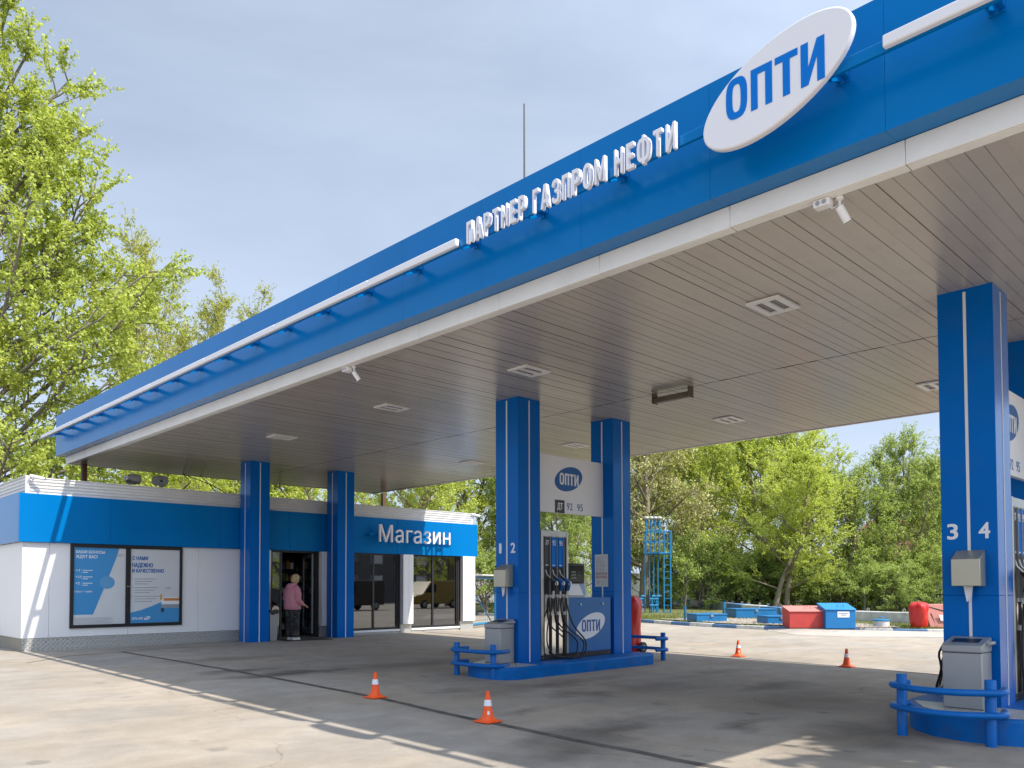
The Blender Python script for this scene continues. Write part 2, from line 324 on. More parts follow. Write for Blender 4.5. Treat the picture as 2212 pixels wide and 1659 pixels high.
OFF = {}
def link(o, parent=None):
    COL.objects.link(o)
    if parent is not None: o.parent = parent
    return o
def obj(name, mb, mats, parent=None, smooth=True, bevel=0., seg=2, angle=40):
    off = OFF.get(parent, Vector()) if parent is not None else Vector()
    me = bpy.data.meshes.new(name)
    me.from_pydata([(x-off.x, y-off.y, z-off.z) for x, y, z in mb.v], [], mb.f)
    for m_ in (mats if isinstance(mats, (list, tuple)) else [mats]): me.materials.append(m_)
    me.polygons.foreach_set('material_index', mb.m)
    bm = bmesh.new(); bm.from_mesh(me); bmesh.ops.recalc_face_normals(bm, faces=bm.faces); bm.to_mesh(me); bm.free()
    if smooth:
        me.polygons.foreach_set('use_smooth', [True]*len(me.polygons)); me.set_sharp_from_angle(angle=R(angle))
    o = bpy.data.objects.new(name, me); link(o, parent); OFF[o] = off
    if bevel:
        b = o.modifiers.new('bevel', 'BEVEL'); b.width = bevel; b.segments = seg; b.limit_method = 'ANGLE'; b.angle_limit = R(40)
    return o
def thing(name, label, cat, loc=(0, 0, 0), group=None):
    o = bpy.data.objects.new(name, None); o.empty_display_size = .2; COL.objects.link(o); o.location = loc
    OFF[o] = Vector(loc); tag(o, label, cat, group); return o
def tag(o, label, cat, group=None):
    o['label'] = label; o['category'] = cat
    if group: o['group'] = group
    return o
def struct(o, kind='structure'): o['kind'] = kind; return o
def dup(root, loc=None, rotz=None, label=None, group=None, scale=None):
    def cp(o, par):
        c = o.copy(); COL.objects.link(c)
        if par is not None: c.parent = par
        for ch in o.children: cp(ch, c)
        return c
    r = cp(root, None)
    if loc is not None: r.location = loc
    if rotz is not None: r.rotation_euler = (0, 0, rotz)
    if scale is not None: r.scale = scale
    if label: r['label'] = label
    if group: r['group'] = group
    return r

# text -> vertices / faces in the unit box of the text
_tc = {}
def text_geo(s, bold=0., ext=0., bev=0., spacing=1.):
    key = (s, bold, ext, bev, spacing)
    if key in _tc: return _tc[key]
    cu = bpy.data.curves.new('t', 'FONT'); cu.body = s; cu.offset = bold; cu.extrude = ext; cu.bevel_depth = bev; cu.bevel_resolution = 1; cu.resolution_u = 12; cu.space_character = spacing
    o = bpy.data.objects.new('t', cu); COL.objects.link(o)
    ev = o.evaluated_get(bpy.context.evaluated_depsgraph_get()); me = ev.to_mesh()
    vs = [tuple(v.co) for v in me.vertices]; fs = [tuple(p.vertices) for p in me.polygons]
    ev.to_mesh_clear(); bpy.data.objects.remove(o); bpy.data.curves.remove(cu)
    _tc[key] = (vs, fs); return vs, fs
def text(mb, s, fn, u0, u1, v0, v1, depth=.002, bold=.0, bev=0., spacing=1., m=0):
    vs, fs = text_geo(s, 0., .1, bev, spacing)
    xs = [v[0] for v in vs]; ys = [v[1] for v in vs]; zs = [v[2] for v in vs]
    ax, bx = min(xs), max(xs); ay, by = min(ys), max(ys); az, bz = min(zs), max(zs)
    sc_ = (v1-v0)/(by-ay)
    for k, (dx, dy) in enumerate(((0, 0), (-1, -1.1), (.93, -.97), (-.9, .95), (1.06, 1.1)) if bold else ((0, 0),)):
        dx *= bold*sc_; dy *= bold*sc_*.8
        mb.add([fn(u0+dx+(x-ax)/(bx-ax)*(u1-u0), v0+dy+(y-ay)/(by-ay)*(v1-v0), (z-az)/(bz-az)*depth+k*.00015) for x, y, z in vs], fs, m)
def opti(mb, fn, u0, u1, v0, v1, depth=.003):
    # narrow block letters ОПТИ drawn as outlines
    q = lambda u, v, d: fn(u0+u*(u1-u0), v0+v*(v1-v0), d)
    n = 32; out = []; inn = []
    for i in range(n):
        a = 2*math.pi*i/n; e = 3.0; k = (abs(math.cos(a))**e+abs(math.sin(a))**e)**(-1/e)
        out.append((.115+.115*k*math.cos(a), .5+.51*k*math.sin(a))); inn.append((.115+.046*k*math.cos(a), .5+.345*k*math.sin(a)))
    vs = [q(u, v, 0) for u, v in out+inn]+[q(u, v, depth) for u, v in out+inn]; fs = []
    for i in range(n):
        j = (i+1) % n; fs += [(2*n+i, 2*n+j, 3*n+j, 3*n+i), (i, j, 2*n+j, 2*n+i), (n+j, n+i, 3*n+i, 3*n+j)]
    mb.add(vs, fs)
    sw = .07; hb = .165
    mb.prism([(.27, 0), (.27+sw, 0), (.27+sw, 1-hb), (.49-sw, 1-hb), (.49-sw, 0), (.49, 0), (.49, 1), (.27, 1)], q, 0, depth)
    mb.prism([(.52, 1-hb), (.598, 1-hb), (.598, 0), (.598+sw, 0), (.598+sw, 1-hb), (.745, 1-hb), (.745, 1), (.52, 1)], q, 0, depth)
    mb.prism([(.775, 0), (.775+sw, 0), (1-sw, .60), (1-sw, 0), (1, 0), (1, 1), (1-sw, 1), (.775+sw, .40), (.775+sw, 1), (.775, 1)], q, 0, depth)
def islands(mb):
    n = len(mb.v); par = list(range(n))
    def find(i):
        while par[i] != i: par[i] = par[par[i]]; i = par[i]
        return i
    for f in mb.f:
        for i in f[1:]: par[find(i)] = find(f[0])
    # coincident vertices belong together
    d = {}
    for i, p in enumerate(mb.v):
        k = tuple(round(c, 4) for c in p)
        if k in d: par[find(i)] = find(d[k])
        else: d[k] = i
    gs = {}
    for i in range(n): gs.setdefault(find(i), []).append(i)
    out = []
    for root, ids in gs.items():
        mp_ = {v: k for k, v in enumerate(ids)}; q = MB(); q.v = [mb.v[i] for i in ids]
        for f in mb.f:
            if find(f[0]) == root: q.f.append(tuple(mp_[i] for i in f)); q.m.append(0)
        out.append(q)
    return out
def fy(Y): return lambda u, v, w_: (u, Y-w_, v)          # plane facing -y
def fx(X): return lambda u, v, w_: (X-w_, -u, v)          # plane facing -x  (u = -y)
RHO = .44
def oval(hw, hh, cu, cv, n=48, RHO=.43):
    return [(cu+hw*math.cos(t), cv+hh*(RHO*math.cos(t)+math.sqrt(1-RHO*RHO)*math.sin(t))) for t in [2*math.pi*i/n for i in range(n)]]
def gz(y): return .008*(max(-60, min(40, y))-19.84)

rnd = random.Random(7); nr = np.random.default_rng(11)

# ------------------------------------------------------------------ ground
def ground_sheet():
    xs = [-3000, -600, -150, -60, -20, 0, 10, 20, 30, 45, 70, 150, 600, 3000]; ys = [-3000, -600, -150, -60, -20, 0, 10, 20, 30, 40, 60, 150, 600, 3000]
    mb = MB(); n = len(xs)
    mb.add([(x, y, gz(y)) for y in ys for x in xs], [(j*n+i, j*n+i+1, (j+1)*n+i+1, (j+1)*n+i) for j in range(len(ys)-1) for i in range(n-1)])
    return struct(obj('ground', mb, GROUND, smooth=False))
ground_sheet()
def strip(name, path, wd, m, dz=.004):
    mb = MB(); vs = []
    for i, (x, y) in enumerate(path):
        a = Vector(path[max(i-1, 0)]); b = Vector(path[min(i+1, len(path)-1)]); t = (b-a).normalized(); nn = Vector((-t.y, t.x))*wd/2
        for s in (-1, 1): vs.append((x+nn.x*s, y+nn.y*s, gz(y)+dz))
    mb.add(vs, [(2*i, 2*i+1, 2*i+3, 2*i+2) for i in range(len(path)-1)]); return struct(obj(name, mb, m, smooth=False))
def wob(path, amp=.012, step=.35):
    out = []
    for (a, b) in zip(path, path[1:]):
        n = max(1, int(math.dist(a, b)/step))
        for i in range(n): t = i/n; out.append((a[0]+(b[0]-a[0])*t+rnd.gauss(0, amp), a[1]+(b[1]-a[1])*t))
    return out+[path[-1]]
strip('ground_joint', wob([(6.39, 18.56), (6.49, 12.6), (6.41, 9.3), (6.19, 6.8), (6.12, 4.9), (6.06, 2.5), (6.0, -4)]), .105, JOINT)
strip('ground_joint', wob([(6.45, 18.62), (7.6, 18.72), (9.6, 18.82)], .01), .05, JOINT)
strip('drain_slot', wob([(15.9, 20), (15.5, 11.3), (15.1, 4.7), (14.9, 0)], .004), .05, SEAM)
strip('ground_joint', wob([(4.2, 17.2), (5.2, 18.2), (6.35, 18.5)], .01), .04, JOINT)

KERB = [(24.6, 34), (26.6, 24), (26.3, 19.6), (25.4, 16.4), (25.2, 14.2), (25.35, 12.5), (26.0, 11.3), (26.75, 10.1), (27.7, 8.8), (29.5, 6.6), (33, 3), (40, -4)]
def resample(path, step):
    out = [path[0]]; acc = 0
    for a, b in zip(path, path[1:]):
        d = math.dist(a, b); t = step-acc
        while t <= d: out.append((a[0]+(b[0]-a[0])*t/d, a[1]+(b[1]-a[1])*t/d)); t += step
        acc = (acc+d) % step
    return out
kp = resample(KERB, 1.0)
mb = MB()
for i, (a, b) in enumerate(zip(kp, kp[1:])):
    t = (Vector(b)-Vector(a)).normalized(); n = Vector((-t.y, t.x)); 
    if n.x < 0: n = -n
    g = t*.006; w_ = n*.16
    A, B = Vector(a)+g, Vector(b)-g; j = rnd.uniform(-.008, .008)
    q = [(A.x, A.y), (B.x, B.y), (B.x+w_.x, B.y+w_.y), (A.x+w_.x, A.y+w_.y)]
    mb.hexa([(x, y, gz(y)-.05) for x, y in q], [(x, y, gz(y)+.125+j) for x, y in q], i % 2)
struct(obj('kerb', mb, [KW, KB], bevel=.015))
# raised verge behind the kerb
def verge():
    mb = MB(); n = len(kp); inner = [(x+.15, y) for x, y in kp]
    offs = [0, 1.0, 2.5, 5, 9, 16, 40, 120]; vs = []
    for (x, y) in inner:
        for o in offs: vs.append((x+o*.85, y+o*.45, gz(y+o*.45)+.105+(.04 if o > 4 else 0)+(nr.normal()*.015 if o > .5 else 0)))
    k = len(offs)
    mb.add(vs, [(i*k+j, i*k+j+1, (i+1)*k+j+1, (i+1)*k+j) for i in range(n-1) for j in range(k-1)])
    return struct(obj('grass_verge', mb, SOIL))
verge()
def blob(name, ctr, rx, ry, dz, m, ang=0, n=40, jit=.12):
    mb = MB(); pts = []
    for i in range(n):
        t = 2*math.pi*i/n; r = 1+rnd.uniform(-jit, jit); x = rx*r*math.cos(t); y = ry*r*math.sin(t)
        X = ctr[0]+x*math.cos(ang)-y*math.sin(ang); Y = ctr[1]+x*math.sin(ang)+y*math.cos(ang); pts.append((X, Y, gz(Y)+dz))
    mb.add([(ctr[0], ctr[1], gz(ctr[1])+dz+.01)]+pts, [(0, 1+i, 1+(i+1) % n) for i in range(n)]); return struct(obj(name, mb, m))
blob('gravel_bed', (27.6, 14.6), 1.9, 3.6, .15, GRAV, .15); blob('gravel_bed', (27.3, 11.2), 1.1, 1.4, .152, GRAV, .5)
# pale concrete ramp against the kerb
mb = MB(); rp = [(25.25, 13.2), (25.35, 12.45), (25.98, 11.28), (26.72, 10.08), (27.66, 8.78), (29.4, 6.6)]
vs = []
for i, (x, y) in enumerate(rp):
    h = [.02, .09, .075, .06, .05, .04][i]; wd = [.5, 2.2, 2.6, 2.2, 2.0, 1.9][i]
    for k, f in enumerate((0.02, .3, .65, 1)):
        vs.append((x-wd*f*.85, y-wd*f*.5, gz(y-wd*f*.5)+.006+h*(1-f)**1.4))
mb.add(vs, [(i*4+k, i*4+k+1, (i+1)*4+k+1, (i+1)*4+k) for i in range(len(rp)-1) for k in range(3)])
struct(obj('concrete_ramp', mb, RAMP))

# grass blades and gravel stones (uncountable)
def kerb_x(y):
    for a, b in zip(KERB, KERB[1:]):
        if (a[1]-y)*(b[1]-y) <= 0 and a[1] != b[1]: return a[0]+(b[0]-a[0])*(y-a[1])/(b[1]-a[1])
    return 30
def blades(n=26000):
    V = []; F = []
    while len(F) < n:
        y = rnd.uniform(4, 27); x = kerb_x(y)+.2+abs(rnd.gauss(0, 5.0))
        if (abs((x-27.6)/1.9) < 1 and abs((y-14.6)/3.6) < 1 and ((x-27.6)/1.9)**2+((y-14.6)/3.6)**2 < .95): continue
        if ((x-27.3)/1.1)**2+((y-11.2)/1.4)**2 < 1: continue
        z = gz(y)+.1; h = rnd.uniform(.03, .13); a = rnd.uniform(0, 6.28); wd = rnd.uniform(.008, .016); lx, ly = rnd.gauss(0, .035), rnd.gauss(0, .035)
        o = len(V); V += [(x-wd*math.cos(a), y-wd*math.sin(a), z), (x+wd*math.cos(a), y+wd*math.sin(a), z), (x+lx, y+ly, z+h)]; F.append((o, o+1, o+2))
    me = bpy.data.meshes.new('grass'); me.from_pydata(V, [], F); me.materials.append(GRASSM); o = bpy.data.objects.new('grass', me); COL.objects.link(o)
    o['kind'] = 'stuff'; tag(o, 'short patchy grass growing behind the painted kerb', 'grass')
blades()
mb = MB()
for i in range(2200):
    t = rnd.uniform(0, 6.28); r = math.sqrt(rnd.random())*.97
    if rnd.random() < .78: x, y = 27.6+1.9*r*math.cos(t), 14.6+3.6*r*math.sin(t)
    else: x, y = 27.3+1.1*r*math.cos(t), 11.2+1.4*r*math.sin(t)
    s = rnd.uniform(.015, .04); z = gz(y)+.155
    mb.add([(x+s, y, z), (x, y+s, z), (x-s, y, z), (x, y-s, z), (x+rnd.uniform(-.3, .3)*s, y, z+s*.9)], [(0, 1, 4), (1, 2, 4), (2, 3, 4), (3, 0, 4)])
o = obj('gravel', mb, STONE, smooth=False); o['kind'] = 'stuff'; tag(o, 'loose brown gravel around the blue hatches', 'gravel')
# ------------------------------------------------------------------ canopy
XF, ZB, ZT, YF, YN, XE, YR, ZC = 6.29, 4.854, 5.91, 23.27, .1, 16.25, 23.0, 4.65
can = thing('fuel_canopy', 'large flat canopy with blue fascia and white trim over the pumps', 'canopy', (11.3, 11.5, ZC))
seams = sorted([9.814-k*1.507 for k in range(-9, 7)])
ys_ = [YN]+[s for s in seams if YN+.2 < s < YF-.2]+[YF]
mb = MB(); g = .0012
for a, b in zip(ys_, ys_[1:]): mb.box(XF, XF+.03, a+g, b-g, ZB, ZT)
xs_ = [XF+.032+i*1.66 for i in range(6)]+[XE-.002]
for a, b in zip(xs_, xs_[1:]):
    mb.box(a+g, b-g, YF-.03, YF, ZB, ZT); mb.box(a+g, b-g, YN, YN+.03, ZB, ZT)
for a, b in zip(ys_, ys_[1:]): mb.box(XE-.03, XE, max(a, YN+.032)+g, min(b, YF-.032)-g, ZB, ZT)
obj('fascia', mb, BLUE, can, smooth=False)
mb = MB()
for a, b in zip(ys_, ys_[1:]): mb.box(XF+.034, 6.52, max(a, YN+.04)+g, min(b, YF-.04)-g, ZB+.003, ZB+.02)
mb.box(6.53, XE-.04, YF-.2, YF-.034, ZB+.003, ZB+.02)
obj('soffit', mb, BLUE, can)
mb = MB(); mb.box(XF+.036, XE-.036, YN+.036, YF-.036, ZB+.024, ZT-.06); obj('roof_core', mb, SEAM, can, smooth=False)
mb = MB()
tj = [YN+.05]+[s for s in seams if YN+.3 < s-.06 < YF-.4]+[YF-.06]
for a, b in zip(tj, tj[1:]):
    mb.box(6.52, 6.545, a-.06+.0015 if a > 1 else a, b-.06-.0015 if b < YF-.1 else b, ZC+.006, ZB+.001); mb.box(6.546, 6.65, a-.058, b-.062, ZC+.004, ZC+.012)
mb.box(6.66, XE-.05, YR+.10, YR+.13, ZC+.0, ZB-.0)
mb.box(6.66, XE-.05, YR+.0, YR+.098, ZC+.004, ZC+.012)
for a, b in zip(tj, tj[1:]): mb.box(XE-.045, XE-.02, a+.002, b-.002, ZC-.02, ZB+.001)
mb.box(6.66, XE-.05, YN+.01, YN+.03, ZC, ZB)
obj('trim_band', mb, TRIM, can, bevel=.004, seg=1)
# slatted ceiling: slats run along x, two lengths meet at the seam
mb = MB(); pitch = .13; XS = 11.32; prof = [(0, .0), (.1235, .0), (.125, .003), (.13, .003)]
y = YN+.06; i = 0
while y < YR-.02:
    for (a, b) in ((6.65, XS-.012+rnd.uniform(-.006, .004)), (XS+.006+rnd.uniform(-.003, .008), XE-.06)):
        dz = rnd.uniform(-.0025, .0025); vs = []
        for X in (a, b): vs += [(X, y+u, ZC+.006+v+dz) for u, v in prof]
        mb.add(vs, [(k, k+1, k+5, k+4) for k in range(3)])
    y += pitch; i += 1
obj('ceiling', mb, CEIL, can, smooth=False)
mb = MB(); mb.box(6.6, XE-.055, YN+.05, YR+.02, ZC+.03, ZC+.05); obj('ceiling_backing', mb, SEAM, can, smooth=False)
# light rail on brackets
RX = XF-.32
def rail_bar(y0, y1):
    q = MB(); q.box(RX+.04, RX+.075, y0, y1, 5.285, 5.375); return q
obj('rail_bar', rail_bar(1.0, 23.35), BLUE, can, bevel=.004)
def led(y0, y1):
    q = MB(); q.box(RX-.02, RX+.038, y0, y1, 5.288, 5.378); return q
for a, b in ((6.86, 8.6), (8.604, 11.05), (11.054, 13.5), (13.504, 15.95), (15.954, 18.4), (18.404, 20.85), (20.854, 23.36), (.8, 2.17)):
    obj('light_tube', led(a, b), WHITEL, can, bevel=.012)
bk = None
for k in range(-5, 16):
    yb = 6.86+k*1.067
    if yb > 23.3 or yb < .5: continue
    if bk is None:
        q = MB(); q.hexa([(XF, yb-.012, 5.38), (RX+.08, yb-.012, 5.27), (RX+.08, yb+.012, 5.27), (XF, yb+.012, 5.38)], [(XF, yb-.012, 5.44), (RX+.08, yb-.012, 5.385), (RX+.08, yb+.012, 5.385), (XF, yb+.012, 5.44)])
        q.box(RX+.08, XF-.004, yb-.05, yb+.05, 5.386, 5.392)
        q.box(XF-.012, XF-.001, yb-.05, yb+.05, 5.36, 5.48); q.tube([(XF-.03, yb, 5.35), (XF-.03, yb, 5.40)], .016, 8)
        bk = obj('rail_bracket', q, BLUE, can); byb = yb
    else:
        c = bk.copy(); COL.objects.link(c); c.parent = can; c.location = (0, yb-byb, 0)
# channel letters and oval sign on the rail
let = thing('channel_lettering', 'raised white channel letters reading ПАРТНЕР ГАЗПРОМ НЕФТИ on the canopy fascia', 'sign', (RX, 5.3, 5.25))
_half = [(.41, .94), (.2, .91), (.05, .79), (0, .6), (0, .38), (.05, .2), (.2, .08), (.41, .05), (.41, .19), (.3, .21), (.23, .3), (.21, .42), (.21, .57), (.23, .69), (.3, .78), (.41, .80)]
BLOCK = {  # width, outlines in the letter's unit box
 'П': (.9, [[(0, 0), (.27, 0), (.27, .84), (.73, .84), (.73, 0), (1, 0), (1, 1), (0, 1)]]),
 'А': (1.0, [[(0, 0), (.25, 0), (.5, .76), (.5, 1), (.35, 1)], [(.5, 1), (.5, .76), (.75, 0), (1, 0), (.65, 1)], [(.322, .22), (.678, .22), (.628, .37), (.372, .37)]]),
 'Р': (.9, [[(0, 0), (.27, 0), (.27, .40), (.62, .40), (.86, .45), (1, .60), (1, .80), (.86, .95), (.62, 1), (0, 1)][:3]+[(.27, 1), (0, 1)], [(.27, 1), (.62, 1), (.86, .95), (1, .81), (1, .59), (.86, .45), (.62, .40), (.27, .40), (.27, .55), (.58, .55), (.69, .59), (.73, .66), (.73, .75), (.69, .81), (.58, .85), (.27, .85)]]),
 'Т': (.86, [[(0, .84), (.36, .84), (.36, 0), (.64, 0), (.64, .84), (1, .84), (1, 1), (0, 1)]]),
 'Н': (.92, [[(0, 0), (.27, 0), (.27, .43), (.73, .43), (.73, 0), (1, 0), (1, 1), (.73, 1), (.73, .58), (.27, .58), (.27, 1), (0, 1)]]),
 'Е': (.8, [[(0, 0), (1, 0), (1, .16), (.3, .16), (.3, .43), (.88, .43), (.88, .58), (.3, .58), (.3, .84), (1, .84), (1, 1), (0, 1)]]),
 'Г': (.76, [[(0, 0), (.3, 0), (.3, .84), (1, .84), (1, 1), (0, 1)]]),
 'З': (.88, [[(0, .72), (0, .82), (.15, .96), (.4, 1), (.6, 1), (.85, .96), (1, .83), (1, .64), (.88, .52), (1, .40), (1, .18), (.85, .04), (.6, 0), (.4, 0), (.15, .04), (0, .18), (0, .28), (.27, .28), (.29, .19), (.42, .155), (.58, .155), (.71, .19), (.73, .26), (.73, .36), (.69, .43), (.58, .45), (.36, .45), (.36, .59), (.58, .59), (.69, .61), (.73, .68), (.73, .75), (.69, .81), (.58, .845), (.42, .845), (.29, .81), (.27, .72)]]),
 'О': (.94, [[(.5, 1.01), (.3, .98), (.1, .87), (0, .68), (0, .32), (.1, .13), (.3, .02), (.5, -.01), (.5, .15), (.36, .18), (.28, .28), (.27, .4), (.27, .6), (.28, .72), (.36, .82), (.5, .85)]]),
 'М': (1.2, [[(0, 0), (.21, 0), (.21, .60), (.43, .10), (.57, .10), (.79, .60), (.79, 0), (1, 0), (1, 1), (.78, 1), (.5, .40), (.22, 1), (0, 1)]]),
 'Ф': (1.25, [[(.41, -.04), (.59, -.04), (.59, 1.04), (.41, 1.04)], _half, [(1-u, v) for u, v in _half][::-1]]),
 'И': (.94, [[(0, 0), (.26, 0), (.74, .60), (.74, 0), (1, 0), (1, 1), (.74, 1), (.26, .40), (.26, 1), (0, 1)]])}
BLOCK['О'] = (.94, BLOCK['О'][1]+[[(1-u, v) for u, v in BLOCK['О'][1][0]][::-1]])
wl_ = sum((BLOCK[c][0]+.34) if c != ' ' else .6 for c in 'ПАРТНЕР ГАЗПРОМ НЕФТИ')-.34
k_ = 2.755/wl_; u_ = -6.675
for c in 'ПАРТНЕР ГАЗПРОМ НЕФТИ':
    if c == ' ': u_ += .6*k_; continue
    w_, outs = BLOCK[c]; q = MB()
    for pl_ in outs: q.prism([(u_+a*w_*k_, 5.247+b*.247) for a, b in pl_], fx(RX+.02), 0, .045)
    obj('letter', q, WHITEL, let, bevel=.005 if len(outs) == 1 else 0, seg=1); u_ += (w_+.34)*k_
ov = thing('oval_sign', 'big white oval sign with blue ОПТИ lettering on the canopy edge', 'sign', (RX, 3.0, 5.4))
mb = MB(); mb.prism(oval(.635, .392, -2.995, 5.40, 72), lambda u, v, d: (RX-d, -u, v), -.02, .05); obj('sign_panel', mb, WHITEL, ov, bevel=.016, seg=3, angle=60)
mb = MB(); opti(mb, fx(RX-.0505), -3.405, -2.575, 5.24, 5.575, .004); obj('lettering', mb, BLUED2, ov)
# antenna
an = thing('lightning_mast', 'thin grey lightning mast standing on the canopy roof', 'mast', (11, 10.66, 5.9))
mb = MB(); mb.tube([(11, 10.66, 5.8), (11, 10.66, 7.9)], .034, 8); mb.tube([(11, 10.66, 7.9), (11, 10.66, 10.74)], [.024, .016], 6); obj('rod', mb, mat('mast_dark_grey', (.12, .12, .13), .5), an)
# ceiling fittings
def panel(x, y, label):
    t = thing('ceiling_light', label, 'ceiling light', (x, y, ZC), 'recessed lights in the canopy ceiling')
    f = MB()
    for (a, b, c, d) in ((-.27, .27, -.2, -.13), (-.27, .27, .13, .2), (-.27, -.2, -.128, .128), (.2, .27, -.128, .128), (-.198, .198, -.035, .035)): f.box(x+a, x+b, y+c, y+d, ZC-.022, ZC+.001)
    obj('frame', f, WHITE, t)
    for s in (-1, 1):
        b = MB(); b.box(x-.198, x+.198, y+s*.083-.045, y+s*.083+.045, ZC-.004, ZC+.0015); obj('louvre', b, mat('louvre_grey', (.09, .09, .09), .3, metal=.5), t)
    return t
pl = [(8.68, 4.42, 'recessed square ceiling light nearest the camera, between sign and column 3 4'), (8.68, 8.32, 'recessed ceiling light just in front of the column numbered 1 2'),
      (8.68, 11.75, 'recessed ceiling light third along the front row, beyond the first camera'), (8.68, 15.72, 'recessed ceiling light farthest along the front row, by the shop'),
      (14.05, 8.1, 'faint recessed ceiling light in the back row, right of the notice column'), (14.05, 12.0, 'faint recessed ceiling light half hidden behind the notice column'),
      (14.05, 15.55, 'faint recessed ceiling light left of the column 1 2, near the far edge'), (14.05, 4.4, 'faint recessed ceiling light cut off by the column 3 4')]
p0 = panel(*pl[0])
for x, y, l in pl[1:]: dup(p0, (x, y, ZC), label=l)
t = thing('tube_light_fitting', 'long brown fluorescent fitting hung under the ceiling seam', 'light fitting', (11.3, 7.55, ZC))
mb = MB(); mb.box(11.24, 11.36, 7.19, 7.91, ZC-.16, ZC-.07); obj('housing', mb, mat('old_fitting_brown', (.10, .085, .06), .45, var=.2), t, bevel=.02)
for yy in (7.2, 7.9): q = MB(); q.box(11.225, 11.375, yy-.008, yy+.008, ZC-.17, ZC+.003); obj('hanger', q, mat('old_fitting_brown', (.1, .085, .06), .45), t)
def ceil_cam(x, y, label):
    t = thing('security_camera', label, 'security camera', (x, y, ZC), 'security cameras under the canopy edge')
    q = MB(); q.box(x-.07, x+.07, y+.02, y+.22, ZC-.09, ZC+.003); obj('junction_box', q, WHITE, t, bevel=.01)
    for yy in (.08, .16):
        q = MB(); q.tube([(x-.069, y+yy, ZC-.045), (x-.078, y+yy, ZC-.045)], .028, 16); obj('cable_gland', q, SILV, t)
    q = MB(); q.tube([(x+.06, y-.06, ZC+.003), (x+.06, y-.06, ZC-.03)], .045, 14); q.tube([(x+.06, y-.06, ZC-.02), (x+.06, y-.06, ZC-.13)], .016, 10); obj('bracket', q, WHITE, t)
    q = MB(); d = Vector((.10, -.05, -.16)); p = Vector((x+.06, y-.06, ZC-.13)); q.tube([p-d*.1, p+d*1.0], .05, 16); obj('camera_body', q, WHITE, t)
    q = MB(); q.tube([p+d*1.0, p+d*1.03], .04, 16); obj('lens', q, BLACK, t)
    q = MB(); q.tube([(x-.05, y+.04, ZC-.09), (x-.03, y-.0, ZC-.15), (x+.03, y-.04, ZC-.11)], .005, 6); obj('cable', q, WHITE, t)
    return t
c0 = ceil_cam(6.62, 2.83, 'white security camera hanging below the canopy edge near the oval sign')
c0.scale = (.68, .68, .68); dup(c0, (6.62, 10.0, ZC), label='white security camera hanging below the middle of the canopy edge')

# ------------------------------------------------------------------ columns
CW = .548
def column(x, y, zb, label, nums=None):
    t = thing('canopy_column', label, 'column', (x, y, zb), 'blue columns carrying the canopy')
    q = MB(); s1 = 1.30
    q.box(x, x+CW, y, y+CW, zb, s1-.002); q.box(x, x+CW, y, y+CW, s1+.002, ZC+.01); q.box(x+.004, x+CW-.004, y+.004, y+CW-.004, s1-.004, s1+.004)
    obj('shaft', q, BLUEP, t, bevel=.006)
    q = MB(); q.box(x-.004, x+.004, y+CW/2-.015, y+CW/2+.015, zb, ZC-.03); obj('stripe', q, STRIPE, t)
    q = MB(); q.box(x+CW/2-.012, x+CW/2+.012, y-.004, y+.004, zb, ZC-.03); obj('stripe', q, STRIPE, t)
    if nums:
        for s, c in zip(nums, (.435, .125)):
            q = MB(); wd = .05 if s == '1' else .10; text(q, s, fx(x-.0005), -(y+c)-wd/2, -(y+c)+wd/2, nums[2], nums[2]+.165, .003, bold=.02); obj('number', q, WHITED, t)
    return t
XA, XB, YA, YC_, YE_ = 9.734, 12.344, 9.603, 19.235, 2.461
column(XA, YA, .114, 'blue canopy column numbered 1 and 2 beside the fuel pump', ('1', '2', 1.985))
column(XB, YA, .114, 'blue canopy column bearing a white safety notice')
column(XA, YC_, -.01, 'blue canopy column left of the shop doorway')
column(XB, YC_, -.01, 'blue canopy column right of the shop doorway, beside the windows')
column(XA, YE_, .114, 'near blue canopy column numbered 3 and 4 at the right edge', ('3', '4', 1.915))
column(XB, YE_, .114, 'blue canopy column mostly hidden behind column 3 4 and its board')

# ------------------------------------------------------------------ pump islands with everything on them
def island(yc, ye, tagtxt):
    t = thing('pump_island', 'raised blue kerbed island under the '+tagtxt, 'pump island', (11, yc, gz(yc)), 'blue pump islands')
    def outline(i_=0., cut=99):
        pts = [(9.9, .70), (9.5, .56), (9.2, .40), (8.98, .16), (8.89, -.15), (8.93, -.48), (9.02, -.68), (9.2, -.79), (12.9, -.79), (13.1, -.6), (13.1, .5), (12.9, .70)]
        return [(min(cut, a+(i_ if a < 10 else -i_)), yc+(b-i_ if b > 0 else b+i_)) for a, b in pts]
    q = MB(); q.prism(outline(), lambda u, v, d: (u, v, d), gz(yc)-.1, .112); obj('kerb_body', q, BLUEI, t, bevel=.03, seg=3)
    q = MB(); q.prism(outline(.06)[1:8]+[(9.72, yc-.73), (9.72, yc+.58)], lambda u, v, d: (u, v, d), .112, .117); obj('tread_plate', q, TREAD, t)
    q = MB(); q.box(9.725, 13.0, yc-.72, yc+.6, .1125, .1155); obj('top_plate', q, BLUEI, t)
    return t

